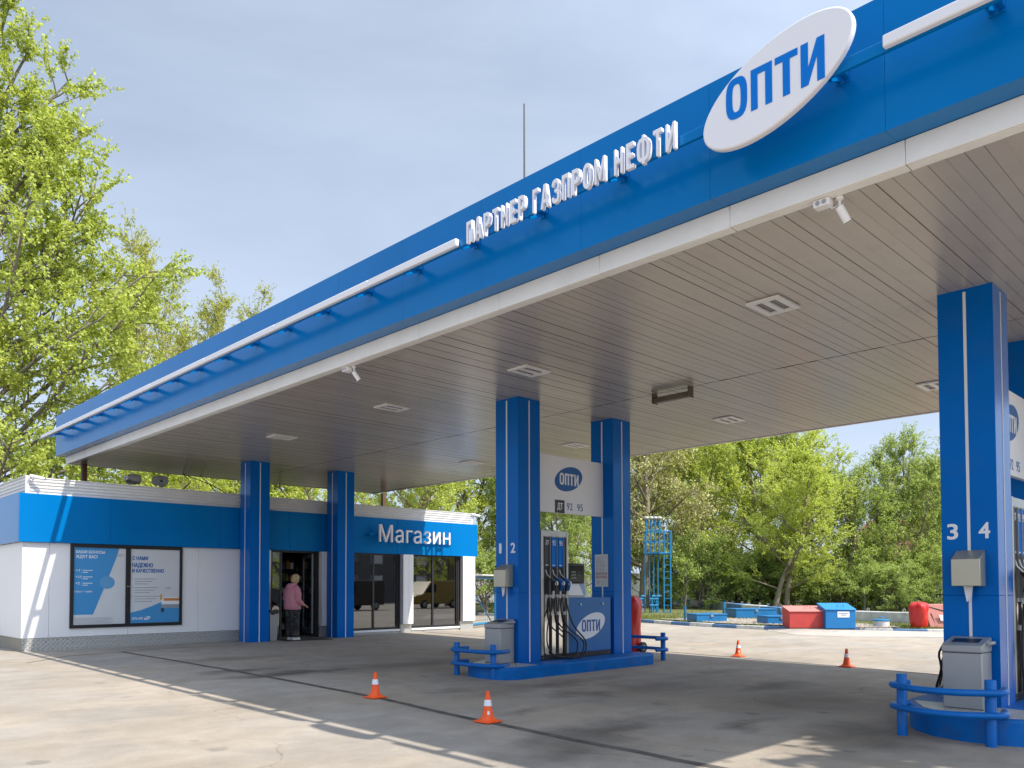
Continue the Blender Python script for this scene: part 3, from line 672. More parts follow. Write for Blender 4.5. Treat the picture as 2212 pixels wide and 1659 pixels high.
def dispenser(yc, tagtxt):
    YP = yc-.275
    t = thing('fuel_dispenser', tagtxt, 'fuel pump', (11.2, yc, .116), 'fuel pumps')
    D = .55
    q = MB(); q.box(10.30, 12.26, YP+.02, YP+D-.02, .116, .205); obj('base', q, BLACK, t, bevel=.004)
    bolts = MB()
    for xx in (10.36, 11.3, 12.2): bolts.tube([(xx, YP+.02, .16), (xx, YP+.012, .16)], .008, 8)
    obj('bolt', bolts, ALU, t)
    q = MB(); q.box(10.30, 10.365, YP, YP+D, .206, 2.40); q.box(10.975, 11.02, YP, YP+D, .206, 2.40); q.box(10.3655, 10.9745, YP+.05, YP+D-.05, .206, 2.33); q.box(10.3655, 10.9745, YP+.004, YP+D-.004, 2.29, 2.395)
    obj('hose_tower', q, ALU, t, bevel=.004)
    for sgn, Y0 in ((1, YP), (-1, YP+D)):
        def P(u, v, d): return (u, Y0-sgn*d, v)
        f = lambda x0, x1, z0, z1, d0, d1, m_, n_, b=0.: obj(n_, MB().prism([(x0, z0), (x1, z0), (x1, z1), (x0, z1)], P, d0, d1), m_, t, bevel=b)
        f(10.368, 10.385, .21, 2.285, -.04, .003, BLACK, 'edge_strip')
        f(10.386, 10.973, .21, 1.265, -.045, -.03, CHROME, 'mirror_panel')
        f(10.386, 10.973, 1.266, 1.75, -.048, -.042, BLACK, 'holster_recess')
        for k, (xc, cm, tx) in enumerate(((10.478, CHARC, 'ДТ'), (10.66, BLUED2, '92'), (10.842, BLUED2, '95'))):
            s = f(xc-.064, xc+.064, 1.752, 2.28, -.04, -.018, cm, 'grade_strip')
            if sgn > 0:
                q = MB(); text(q, tx, lambda u, v, d: (u, Y0+.0175-d, v), xc-.042, xc+.042, 2.135, 2.225, .003, bold=.006); obj('grade_text', q, WHITED, s)
                q = MB(); text(q, {'ДТ': 'ДИЗЕЛЬ', '92': 'БЕНЗИН', '95': 'БЕНЗИН'}[tx], lambda u, v, d: (u, Y0+.0175-d, v), xc-.038, xc+.03, 1.775, 1.79, .002) if False else q.box(xc-.045, xc+.02, Y0+.0155, Y0+.0175, 1.775, 1.79); obj('small_print', q, WHITED, s)
            f(xc-.064, xc+.064, 2.282, 2.33, -.04, -.016, ALU, 'cap_plate')
            # divider with chrome edge, lower hose guide
            f(xc+.066, xc+.112, 1.27, 2.28, -.045, -.03, BLACK, 'channel'); f(xc+.062, xc+.068, 1.27, 2.285, -.04, .0, ALU, 'trim_bar')
            q = MB(); q.tube([P(xc+.09, .215, -.012), P(xc+.09, .95, -.012)], .017, 10); q.tube([P(xc+.09, .95, -.012), P(xc+.09, 1.22, -.004)], .014, 10); obj('hose_guide', q, BLACK, t)
            q = MB(); q.tube([P(xc+.09, .90, -.012), P(xc+.09, .96, -.012)], .024, 10); obj('guide_collar', q, ALU, t)
            # nozzle
            q = MB(); q.tube([P(xc+.095, 1.33, .05), P(xc+.095, 1.43, .075), P(xc+.07, 1.50, .08), P(xc+.01, 1.555, .05)], [.026, .034, .036, .03], 10)
            q.tube([P(xc+.09, 1.34, .09), P(xc+.09, 1.45, .12), P(xc+.05, 1.5, .12)], .011, 8)
            nz_ = obj('nozzle', q, CHARC if k == 0 else BLUED, t, angle=60)
            q = MB(); q.tube([P(xc+.01, 1.555, .05), P(xc-.03, 1.62, .0), P(xc-.045, 1.70, -.02)], [.015, .012, .011], 8); obj('spout', q, ALU, nz_)
            q = MB(); q.tube([P(xc+.1, 1.46, .075), P(xc+.1, 1.46, .122)], .036, 16); obj('nozzle_badge', q, WHITED, nz_)
            q = MB(); q.tube([P(xc+.092, 1.33, .045), P(xc+.09, 1.20, .03)], .024, 10); obj('swivel', q, ALU, nz_)
            # hose loop
            ex = (11.13, 11.30, 11.37)[k]; st = xc+.09
            pts = []
            ctrl = [(st, 1.20, .03), (st+.015, 1.0, .05), (st+.13, .70, .09), (ex-.03, .44, .11), (ex, .28, .11), (ex-.09, .15, .11), ((ex+st)/2-.03, .128, .10), (st+.03, .15, .06), (st, .21, .0)] if k else [(st, 1.20, .03), (st+.01, 1.0, .05), (st+.12, .72, .09), (ex-.04, .46, .11), (ex, .28, .11), (ex-.08, .155, .11), (ex-.26, .145, .10), (st-.02, .20, .08), (st-.16, .36, .06), (st-.18, .55, .05), (st-.13, .78, .04), (st-.02, 1.02, .02), (st+.0, 1.16, .0)]
            for i in range(len(ctrl)-1):
                p0_, p1_, p2_, p3_ = [np.array(ctrl[max(0, min(len(ctrl)-1, i+j))]) for j in (-1, 0, 1, 2)]
                for s_ in (0, .25, .5, .75):
                    pts.append(.5*((2*p1_)+(-p0_+p2_)*s_+(2*p0_-5*p1_+4*p2_-p3_)*s_**2+(-p0_+3*p1_-3*p2_+p3_)*s_**3))
            if sgn < 0: pts = [(p[0], p[1], p[2]*(1 if p[1] > 1.05 else 1+3.2*min(1, (1.05-p[1])/.5))) for p in pts]
            q = MB(); q.tube([P(*p) for p in pts]+[P(*ctrl[-1])], .0135, 8); obj('hose', q, RUB, t, angle=80)
    # cabinet
    q = MB(); q.box(11.03, 12.25, YP+.01, YP+D-.01, .206, 1.2); obj('cabinet', q, mat('cabinet_blue', (.004, .13, .38), .38, var=.06, vscale=2), t, bevel=.008)
    for sgn, Y0 in ((1, YP+.01), (-1, YP+D-.01)):
        ff = lambda u, v, d: (u, Y0-sgn*d, v)
        q = MB(); q.prism(oval(.415, .243, 11.655, .68), ff, .0005, .003); lg = obj('oval_logo', q, WHITED, t)
        if sgn > 0: q = MB(); opti(q, lambda u, v, d: (u, Y0-.0035-d, v), 11.395, 11.925, .575, .79, .002); obj('logo_text', q, BLUED, lg)
        for xx in (11.36, 12.0): q = MB(); q.tube([ff(xx, 1.08, 0), ff(xx, 1.08, .02)], .022, 12); obj('lock', q, ALU, t)
        # display head on a perforated neck
        q = MB(); q.prism([(11.03, 1.46), (11.51, 1.46), (11.51, 1.83), (11.03, 1.83)], ff, -.14, -.01); hd = obj('display_head', q, BLACK, t, bevel=.03, seg=3)
        q = MB(); q.prism([(11.075, 1.53), (11.465, 1.53), (11.465, 1.785), (11.075, 1.785)], ff, -.011, -.0065); obj('screen', q, mat('display_glass', (.008, .01, .01), .12), hd)
        for (a, b, c, d) in ((11.12, 11.25, 1.655, 1.685), (11.12, 11.25, 1.60, 1.63), (11.12, 11.25, 1.545, 1.575), (11.31, 11.37, 1.66, 1.668), (11.31, 11.37, 1.61, 1.618)):
            q = MB(); q.prism([(a, c), (b, c), (b, d), (a, d)], ff, -.0063, -.005); obj('readout', q, mat('lcd_grey', (.13, .16, .14), .4), hd)
    q = MB(); q.hexa([(11.03, YP+.04, 1.201), (11.52, YP+.04, 1.201), (11.52, YP+.5, 1.201), (11.03, YP+.5, 1.201)], [(11.12, YP+.08, 1.47), (11.40, YP+.08, 1.47), (11.40, YP+.46, 1.47), (11.12, YP+.46, 1.47)]); obj('neck', q, WHITE, t, bevel=.006)
    q = MB()
    for r_ in range(2):
        for k in range(24): q.box(11.045+k*.02, 11.054+k*.02, YP+.035, YP+.041, 1.212+r_*.024, 1.221+r_*.024)
    obj('vent_hole', q, SEAM, t, smooth=False)
    q = MB(); q.box(11.47, 11.75, YP+.12, YP+.3, 1.201, 1.225); q.hexa([(11.49, YP+.16, 1.225), (11.73, YP+.16, 1.225), (11.73, YP+.18, 1.225), (11.49, YP+.18, 1.225)], [(11.49, YP+.22, 1.55), (11.73, YP+.22, 1.55), (11.73, YP+.24, 1.55), (11.49, YP+.24, 1.55)]); lf = obj('leaflet_holder', q, WHITE, t)
    q = MB(); q.hexa([(11.51, YP+.158, 1.25), (11.71, YP+.158, 1.25), (11.71, YP+.163, 1.25), (11.51, YP+.163, 1.25)], [(11.51, YP+.214, 1.53), (11.71, YP+.214, 1.53), (11.71, YP+.219, 1.53), (11.51, YP+.219, 1.53)]); obj('leaflet', q, PAPERM, lf)
    return t

def board(yc, tagtxt):
    t = thing('price_board', tagtxt, 'sign board', (11.3, yc, 2.75), 'white grade boards between columns')
    Yb = yc-.03
    q = MB(); q.box(XA+CW+.004, XB-.004, Yb, Yb+.06, 2.755, 3.80); obj('panel', q, WHITE, t, bevel=.004)
    q = MB(); q.prism(oval(.39, .235, 11.32, 3.40, RHO=.3), fy(Yb), .0005, .003); o_ = obj('oval_logo', q, BLUED, t)
    q = MB(); opti(q, fy(Yb-.0035), 11.065, 11.60, 3.285, 3.50, .002); obj('logo_text', q, WHITED, o_)
    q = MB(); q.prism([(10.935, 2.757), (11.20, 2.757), (11.20, 2.995), (10.935, 2.995)], fy(Yb), .0005, .003); o_ = obj('grade_tile', q, CHARC, t)
    q = MB(); text(q, 'ДТ', fy(Yb-.0035), 11.0, 11.145, 2.80, 2.94, .002, bold=.02); obj('grade_text', q, WHITED, o_)
    for s, a in (('92', 11.265), ('95', 11.56)):
        q = MB(); text(q, s, fy(Yb), a, a+.16, 2.825, 2.955, .002, bold=.004); obj('grade_text', q, BLUED, t)
    return t
def towel(y, label):
    t = thing('towel_dispenser', label, 'paper dispenser', (XA-.1, y, 1.55), 'steel paper dispensers on the columns')
    q = MB(); a, b = y+.12, y+.40
    q.hexa([(XA-.20, a, 1.40), (XA-.003, a, 1.40), (XA-.003, b, 1.40), (XA-.20, b, 1.40)], [(XA-.20, a, 1.69), (XA-.003, a, 1.79), (XA-.003, b, 1.79), (XA-.20, b, 1.69)]); obj('case', q, GOLD, t, bevel=.006)
    q = MB(); q.hexa([(XA-.12, a+.11, 1.26), (XA-.11, a+.11, 1.26), (XA-.09, b-.12, 1.23), (XA-.1, b-.12, 1.23)], [(XA-.10, a+.10, 1.40), (XA-.09, a+.10, 1.40), (XA-.09, b-.09, 1.40), (XA-.1, b-.09, 1.40)]); obj('paper_towel', q, WHITED, t)
    return t
def bin_(y, label):
    t = thing('litter_bin', label, 'bin', (XA-.18, y+.27, .117), 'grey litter bins beside the columns')
    a, b = y+.075, y+.455; x0, x1 = XA-.36, XA-.02
    q = MB(); q.box(x0, x1, a, b, .118, .70); obj('body', q, SILV, t, bevel=.012)
    q = MB(); q.hexa([(x0-.008, a-.006, .703), (x1, a-.006, .703), (x1, b+.006, .703), (x0-.008, b+.006, .703)], [(x0-.008, a-.006, .78), (x1, a-.006, .86), (x1, b+.006, .86), (x0-.008, b+.006, .78)]); l = obj('lid', q, SILV, t, bevel=.014)
    q = MB(); sl_ = (.86-.78)/(x1-x0+.008)
    za = lambda x: .78+(x-x0+.008)*sl_+.0015
    q.hexa([(x0+.1, a+.06, za(x0+.1)-.0), (x0+.24, a+.06, za(x0+.24)), (x0+.24, b-.06, za(x0+.24)), (x0+.1, b-.06, za(x0+.1))], [(x0+.1, a+.06, za(x0+.1)+.002), (x0+.24, a+.06, za(x0+.24)+.002), (x0+.24, b-.06, za(x0+.24)+.002), (x0+.1, b-.06, za(x0+.1)+.002)]); obj('opening', q, BLACK, l)
    q = MB(); q.tube([(x1-.2, a-.03, .80), (x1-.03, a-.03, .80)], .022, 10); obj('handle', q, SILV, t)
    return t
def smooth_path(ctrl, sub=4):
    out = []; C_ = [np.array(c, float) for c in ctrl]; n = len(C_)
    for i in range(n-1):
        a, b, c, d_ = [C_[max(0, min(n-1, i+j))] for j in (-1, 0, 1, 2)]
        for k in range(sub): u = k/sub; out.append(.5*((2*b)+(-a+c)*u+(2*a-5*b+4*c-d_)*u**2+(-a+3*b-3*c+d_)*u**3))
    return [tuple(p) for p in out]+[tuple(C_[-1])]
def guard(x, yc, d, label, hs=.445, ph=.553, zs=(.215, .435), bow=.145):      # d=-1: bows towards -x
    t = thing('guard_rail', label, 'guard rail', (x, yc, gz(yc)), 'blue tubular guard rails at the island ends')
    for s in (-1, 1):
        q = MB(); q.tube([(x, yc+s*hs, gz(yc)-.05), (x, yc+s*hs, gz(yc)+ph-.008), (x, yc+s*hs, gz(yc)+ph)], [.05, .05, .044], 18); obj('post', q, BLUER, t)
    for z in zs:
        e = hs+.10; ctl = [(.30, -e+.06), (.16, -e+.01), (.02, -e), (-.085, -hs), (-bow*.88, -hs*.5), (-bow, 0), (-bow*.88, hs*.5), (-.085, hs), (.02, e), (.16, e-.01), (.30, e-.06)]
        pts = [(x-d*cx, yc+cy, gz(yc)+z) for cx, cy in smooth_path(ctl, 4)]
        q = MB(); q.tube(pts, .034, 12); obj('rail', q, BLUER, t, angle=70)
    return t
for yc, tx in ((YA+CW/2, '1 2'), (YE_+CW/2, '3 4')):
    far = tx == '1 2'
    island(yc, None, 'fuel pump numbered '+tx)
    dispenser(yc, 'silver and blue fuel pump with three hoses between blue columns' if far else 'fuel pump partly cut by the right picture edge')
    board(yc, 'white board with blue oval and grades above the full fuel pump' if far else 'white board with half of a blue oval at the right edge')
    towel(yc-CW/2, 'steel paper towel box under the numbers 1 and 2' if far else 'steel paper towel box under the numbers 3 and 4')
    bin_(yc-CW/2, 'grey metal litter bin at the foot of column 1 2' if far else 'large grey metal litter bin at the foot of column 3 4')
guard(8.95, YA+.24, -1, 'blue two-bar guard rail in front of the column 1 2')
guard(8.80, YE_+.26, -1, 'near blue two-bar guard rail in front of the column 3 4', .405, .635, (.30, .515), .25)
guard(13.72, YA+.28, 1, 'blue guard rail behind the island, beside the red trolley')
# notice on column B
t = thing('safety_notice', 'white safety notice with red pictograms fixed to a blue column', 'notice', (XB, 9.9, 1.4))
q = MB(); q.box(XB-.012, XB-.0042, 9.735, 10.055, 1.40, 2.03); obj('sheet', q, PAPER, t)
q = MB(); yy = 1.98
for k in range(11):
    q.box(XB-.0135, XB-.0121, 10.03-(.26 if k in (0, 5, 6) else .12 if k == 1 else .22 if k % 2 else .19), 10.03, yy-.008, yy); yy -= .027
obj('print_line', q, GREYT, t, smooth=False)
for r_ in range(2):
    for k in range(4):
        q = MB(); cy, cz = 10.005-k*.072, 1.655-r_*.066
        ring = [(XB-.0135, cy+.024*math.cos(a), cz+.024*math.sin(a)) for a in [2*math.pi*i/16 for i in range(16)]]
        q.tube(ring, .004, 5, closed=True); q.tube([(XB-.0135, cy-.016, cz+.016), (XB-.0135, cy+.016, cz-.016)], .003, 5); obj('pictogram', q, mat('pictogram_red', (.35, .03, .03), .5), t)
q = MB(); q.box(XB-.0135, XB-.0121, 9.76, 9.90, 1.45, 1.455); q.box(XB-.0135, XB-.0121, 9.76, 9.89, 1.48, 1.485); q.box(XB-.0135, XB-.0121, 9.76, 9.9, 1.51, 1.515); q.tube([(XB-.013, 10.0, 1.53), (XB-.013, 9.95, 1.45)], .004, 5); q.tube([(XB-.013, 9.94, 1.53), (XB-.013, 10.01, 1.47)], .004, 5); obj('print_line', q, GREYT, t, smooth=False)

# ------------------------------------------------------------------ cones
def cone(x, y, label, sticker, rz):
    t = thing('traffic_cone', label, 'traffic cone', (x, y, gz(y)), 'orange traffic cones on the forecourt')
    z = gz(y)+.006
    q = MB(); 
    pts = [(-.12, -.105), (-.105, -.12), (.105, -.12), (.12, -.105), (.12, .105), (.105, .12), (-.105, .12), (-.12, .105)]
    q.prism([(x+a, y+b) for a, b in pts], lambda u, v, d: (u, v, d), z, z+.016); obj('base', q, ORANGE, t, bevel=.006)
    q = MB(); q.lathe([(.112, z+.0165), (.098, z+.028), (.075, z+.045), (.062, z+.075), (.0455, z+.178), (.0345, z+.245), (.024, z+.312), (.022, z+.335), (.017, z+.338)], x, y, 28); obj('body', q, ORANGE, t)
    q = MB(); q.lathe([(.0472, z+.178), (.0365, z+.245)], x, y, 28); q.f = [f for f in q.f if len(f) == 4]; q.m = q.m[:len(q.f)]; obj('reflective_band', q, WHITEL, t)
    if sticker:
        q = MB(); ang = rz; cs = []
        for da, zz in ((-.18, .085), (.22, .085), (.22, .125), (-.18, .125)):
            r = (.062 if zz < .1 else .055)+.002; cs.append((x+r*math.cos(ang+da), y+r*math.sin(ang+da), z+zz))
        q.add(cs, [(0, 1, 2, 3)]); obj('sticker', q, WHITED, t)
    return t
look = math.atan2(-1, -1)
cone(6.37, 8.99, 'orange cone with white band on the joint, left of the stickered near one', False, 0)
cone(6.19, 6.59, 'nearest orange cone with a small white sticker, on the dark joint', True, look-.35+.5)
cone(15.6, 8.83, 'far orange cone with white sticker, left of the pair beyond the island', True, look)
cone(15.18, 6.36, 'far orange cone nearer the column 3 4, beyond the canopy shade', False, 0)

# red covered extinguisher trolley behind column B
def red_cover(x, y, z, h, w_, label, wheels, seed):
    rr = random.Random(seed)
    t = thing('covered_extinguisher', label, 'fire extinguisher', (x, y, z), 'red tarpaulin-covered fire extinguishers')
    rings = []; n = 28; prof = [(.0, .84), (.06, .90), (.2, .86), (.4, .80), (.55, .86), (.72, .98), (.84, 1.0), (.92, .90), (.97, .62), (1.0, .3)] if wheels else [(.0, .82), (.08, .88), (.3, .94), (.55, .97), (.75, 1.02), (.86, 1.0), (.93, .84), (.98, .55), (1.0, .2)]
    ph = [rr.uniform(0, 6.28) for _ in range(4)]
    for f, s in prof:
        ring = []
        for i in range(n):
            a = 2*math.pi*i/n; e = (abs(math.cos(a))**3.2+abs(math.sin(a))**3.2)**(-1/3.2)
            rip = 1+.06*math.sin(5*a+ph[0]+f*4)*(.4+f)+.04*math.sin(9*a+ph[1]-f*6)+.05*math.sin(3*a+ph[2]+5*f)
            ring.append((x+w_*.5*s*e*rip*math.cos(a), y+w_*.42*s*e*rip*math.sin(a), z+.02+h*f+.02*math.sin(4*a+ph[3])*f))
        rings.append(ring)
    q = MB(); q.loft(rings); obj('tarpaulin_cover', q, REDC, t, angle=80)
    if wheels:
        dx, dy = .03, -w_*.42-.06
        for s in (-1, 1):
            q = MB(); yy = y+s*.23; q.tube([(x+.06, yy-.03, z+.12), (x+.06, yy+.03, z+.12)], .12, 24); wl = obj('wheel', q, RUB, t)
            q = MB(); q.tube([(x+.06, yy-.036, z+.12), (x+.06, yy+.036, z+.12)], .055, 14); obj('hub', q, SILV, wl)
    return t
red_cover(14.76, 10.96, gz(11), 1.24, .42, 'red covered extinguisher trolley with black wheel behind the column', True, 3)
# ------------------------------------------------------------------ shop
SX0, SX1, SY, SYB = 4.76, 18.03, 19.94, 27.0
shop = thing('shop_building', 'low white shop with blue fascia band, corrugated parapet and glass front', 'shop', (11.4, 23, 0))
openings = [(10.72, 12.16, .03, 2.42), (13.28, 15.0, .13, 2.46), (15.46, 17.42, .13, 2.46)]
def wall_with_holes(mb, x0, x1, z0, z1, y0, y1, holes):
    xs = sorted({x0, x1}|{h[0] for h in holes}|{h[1] for h in holes}); zs = sorted({z0, z1}|{h[2] for h in holes}|{h[3] for h in holes})
    for a, b in zip(xs, xs[1:]):
        run = None
        for c, d in zip(zs, zs[1:]):
            solid = not any(h[0]-1e-6 <= a and b <= h[1]+1e-6 and h[2]-1e-6 <= c and d <= h[3]+1e-6 for h in holes)
            if solid:
                if run is None: run = [c, d]
                else: run[1] = d
            if (not solid or d == zs[-1]) and run: mb.box(a, b, y0, y1, run[0], run[1]); run = None
# core wall behind the cladding
mb = MB(); wall_with_holes(mb, SX0+.03, SX1-.03, 0, 3.4, SY+.03, SY+.2, [(a, b, 0 if c < .1 else c, d) for a, b, c, d in openings])
mb.box(SX0+.03, SX0+.2, SY+.201, SYB, 0, 3.4); mb.box(SX1-.2, SX1-.03, SY+.201, SYB, 0, 3.4); mb.box(SX0+.201, SX1-.201, SYB-.2, SYB, 0, 3.4)
obj('wall', mb, INT, shop, smooth=False)
# white cladding panels on the front and the ends
mb = MB()
for a, b in ((SX0, 5.3), (5.304, 7.0), (7.004, 8.7), (8.704, 10.40)): mb.box(a, b, SY, SY+.028, .29, 2.404)
obj('wall_cladding', mb, WHITE, shop, bevel=.003, seg=1)
mb = MB()
for xa_, xb_ in ((SX0, SX0+.028), (SX1-.028, SX1)):
    mb = MB()
    for k in range(4): mb.box(xa_, xb_, SY+.03+k*1.75, SY+.03+(k+1)*1.75-.004, .29, 2.404)
    obj('wall_cladding', mb, WHITE, shop, bevel=.003, seg=1)
for (a, b, z0) in ((10.40, 10.70, .0), (12.17, 12.30, .30), (17.44, SX1, .31)):
    pass
mb = MB(); mb.box(10.404, 10.55, SY+.0, SY+.028, .02, 2.404); mb.box(10.554, 10.71, SY+.0, SY+.028, .02, 2.404); obj('door_jamb', mb, ALU, shop, bevel=.003, seg=1)
mb = MB(); mb.box(12.20, 12.62, SY-.14, SY+.028, .31, 2.404); mb.box(12.624, 13.24, SY-.14, SY+.028, .31, 2.404); obj('pier', mb, WHITE, shop, bevel=.004)
mb = MB(); mb.box(15.06, 15.27, SY-.14, SY+.028, .27, 2.404); mb.box(15.274, 15.45, SY-.14, SY+.028, .27, 2.404); obj('pier', mb, WHITE, shop, bevel=.004)
mb = MB(); mb.box(17.50, SX1, SY-.14, SY-.003, .29, 2.404); obj('pier', mb, WHITE, shop, bevel=.004)
# plinth of checker plate
mb = MB(); mb.box(SX0+.02, 10.40, SY+.012, SY+.029, -.06, .287); mb.box(12.20, 13.24, SY-.02, SY+.029, -.06, .305); mb.box(15.04, 15.46, SY-.02, SY+.029, -.06, .265); mb.box(17.46, SX1-.02, SY-.05, SY+.029, -.06, .285); mb.box(13.241, 15.03, SY-.0, SY+.029, -.06, .06); mb.box(15.47, 17.45, SY-.0, SY+.029, -.06, .06)
obj('plinth', mb, TREAD, shop)
for xa_ in (SX0+.012, SX1-.029):
    mb = MB(); mb.box(xa_, xa_+.017, SY+.03, SYB, -.06, .287); obj('plinth', mb, PLINTHC, shop)
mb = MB(); mb.box(13.245, 15.03, SY-.03, SY+.15, .062, .122); mb.box(15.47, 17.455, SY-.03, SY+.15, .062, .122); obj('window_sill', mb, WHITE, shop, bevel=.006)
# blue fascia band in panels
mb = MB(); fxs = [4.66, 6.55, 9.2, 11.2, 13.15, 14.85, 17.0, 18.19]
for a, b in zip(fxs, fxs[1:]): mb.box(a+.002, b-.002, 19.842, 19.93, 2.408, 3.476)
for k in range(4): mb.box(4.662, 4.75, 19.934+k*1.78, 19.934+(k+1)*1.78-.004, 2.408, 3.476); mb.box(18.10, 18.188, 19.934+k*1.78, 19.934+(k+1)*1.78-.004, 2.408, 3.476)
obj('fascia_band', mb, BLUE, shop, bevel=.003, seg=1)
# corrugated parapet
def corr(x0, x1, y, z0, z1, side=None):
    n = 26; q = MB(); A = []
    for i in range(n*4+1):
        t_ = i/(n*4); zz = z0+(z1-z0)*t_; ph = (t_*5) % 1
        d = .018*(1 if ph < .45 else -1 if .55 < ph < .95 else (0))
        A.append((d, zz))
    vs = []; fs = []
    for d, zz in A:
        if side is None: vs += [(x0, y-d, zz), (x1, y-d, zz)]
        else: vs += [(side-d, x0, zz), (side-d, x1, zz)]
    q.add(vs, [(2*i, 2*i+1, 2*i+3, 2*i+2) for i in range(len(A)-1)]); return q
q = corr(4.84, 18.0, 19.95, 3.478, 3.835); obj('parapet', q, CORR, shop, angle=30)
q = corr(19.97, SYB, 0, 3.478, 3.865, side=4.84); obj('parapet', q, CORR, shop, angle=30)
mb = MB(); mb.box(4.80, 4.87, 19.925, 19.995, 3.478, 3.865); mb.box(17.985, 18.045, 19.925, 19.985, 3.478, 3.86); mb.box(4.875, 17.98, 19.935, 20.02, 3.837, 3.85); mb.box(4.81, 4.87, 20.0, SYB, 3.867, 3.88); obj('parapet_trim', mb, WHITE, shop)
mb = MB(); mb.box(SX0+.2, SX1-.02, SY+.1, SYB, 3.42, 3.50); obj('roof', mb, SEAM, shop, smooth=False)
mb = MB(); mb.box(SX0+.21, SX1-.21, SY+.21, SYB-.21, 2.62, 2.66); obj('room_ceiling', mb, mat('room_ceiling_grey', (.12, .12, .12), .8), shop, smooth=False)
mb = MB(); mb.box(SX0+.21, SX1-.21, SY+.21, SYB-.21, .0, .03); obj('room_floor', mb, mat('room_floor_tile', (.16, .15, .14), .35), shop, smooth=False)
# windows
for (x0, x1, z0, z1) in openings[1:]:
    f = MB(); Y = SY+.05
    f.box(x0, x1, Y, Y+.07, z0, z0+.055); f.box(x0, x1, Y, Y+.07, z1-.10, z1); f.box(x0, x0+.06, Y, Y+.07, z0+.056, z1-.101); f.box(x1-.06, x1, Y, Y+.07, z0+.056, z1-.101)
    xm = x0+(x1-x0)*.47; f.box(xm-.03, xm+.03, Y, Y+.07, z0+.056, z1-.101)
    wn = obj('window', f, DARK, shop)
    for a, b in ((x0+.061, xm-.031), (xm+.031, x1-.061)):
        p = MB(); p.box(a, b, Y+.03, Y+.036, z0+.057, z1-.102); obj('pane', p, GLASS, wn, smooth=False)
# doorway: frame, fixed side light and the leaf standing open
x0, x1, z0, z1 = openings[0]; Y = SY+.06
f = MB(); f.box(x0, x0+.06, Y, Y+.08, z0, z1); f.box(x1-.05, x1, Y, Y+.08, z0, z1); f.box(x0+.061, x1-.051, Y, Y+.08, z1-.06, z1); f.box(x0+.061, x1-.051, Y-.02, Y+.12, 0, z0+.02); f.box(11.02, 11.07, Y, Y+.08, z0+.021, z1-.061); dr = obj('door_frame', f, DARK, shop)
p = MB(); p.box(x0+.061, 11.019, Y+.03, Y+.036, z0+.021, z1-.061); obj('pane', p, GLASS, dr, smooth=False)
hx, hy = x1-.08, Y+.10; ux, uy = .24, .971
def leafbox(mb_, s0, s1, zz0, zz1, th=.025):
    nx, ny = -uy*th, ux*th
    c = [(hx+ux*s0-nx, hy+uy*s0-ny), (hx+ux*s1-nx, hy+uy*s1-ny), (hx+ux*s1+nx, hy+uy*s1+ny), (hx+ux*s0+nx, hy+uy*s0+ny)]
    mb_.hexa([(x, y, zz0) for x, y in c], [(x, y, zz1) for x, y in c])
dl = MB(); zt_ = z1-.08; zb_ = z0+.06
leafbox(dl, 0, .07, zb_, zt_); leafbox(dl, .83, .90, zb_, zt_); leafbox(dl, .071, .829, zb_, zb_+.16); leafbox(dl, .071, .829, zt_-.1, zt_); leaf = obj('door', dl, mat('door_grey', (.22, .24, .25), .4, metal=.3), shop)
p = MB(); leafbox(p, .071, .829, zb_+.161, zt_-.101, .004); obj('pane', p, GLASS, leaf, smooth=False)
hd = MB(); nx, ny = -uy, ux
for sg in (-1, 1):
    px, py = hx+ux*.78+nx*sg*.07, hy+uy*.78+ny*sg*.07
    hd.tube([(px, py, .8), (px, py, 1.42)], .014, 10)
    for zz in (.95, 1.28): hd.tube([(px, py, zz), (hx+ux*.78, hy+uy*.78, zz)], .011, 8)
obj('handle', hd, BLACK, leaf)
# 'shop' lettering
t = thing('shop_lettering', 'white raised letters reading Магазин on the blue shop band', 'sign', (15.3, 19.55, 2.74))
mb = MB(); text(mb, 'Магазин', fy(19.60), 13.98, 16.73, 2.735, 3.26, .06, spacing=1.04)
ls = sorted(islands(mb), key=lambda q: min(v[0] for v in q.v))
a_, b_ = min(v[0] for v in ls[-1].v), max(v[0] for v in ls[-1].v); c_, d_ = min(v[2] for v in ls[-2].v), max(v[2] for v in ls[-2].v); e_ = .052; m_ = (c_+d_)/2
ls[-1] = MB().prism([(a_, c_), (a_+e_, c_), (a_+e_, m_-e_/2), (b_-e_, m_-e_/2), (b_-e_, c_), (b_, c_), (b_, d_), (b_-e_, d_), (b_-e_, m_+e_/2), (a_+e_, m_+e_/2), (a_+e_, d_), (a_, d_)], fy(19.60), 0, .06)
for q in ls: obj('letter', q, WHITEL, t, angle=50)
q = MB(); q.box(13.7, 17.0, 19.64, 19.68, 2.93, 2.98)
for xx in (13.75, 15.3, 16.9): q.box(xx-.015, xx+.015, 19.681, 19.84, 2.935, 2.975)
obj('mounting_bar', q, BLUE, t)
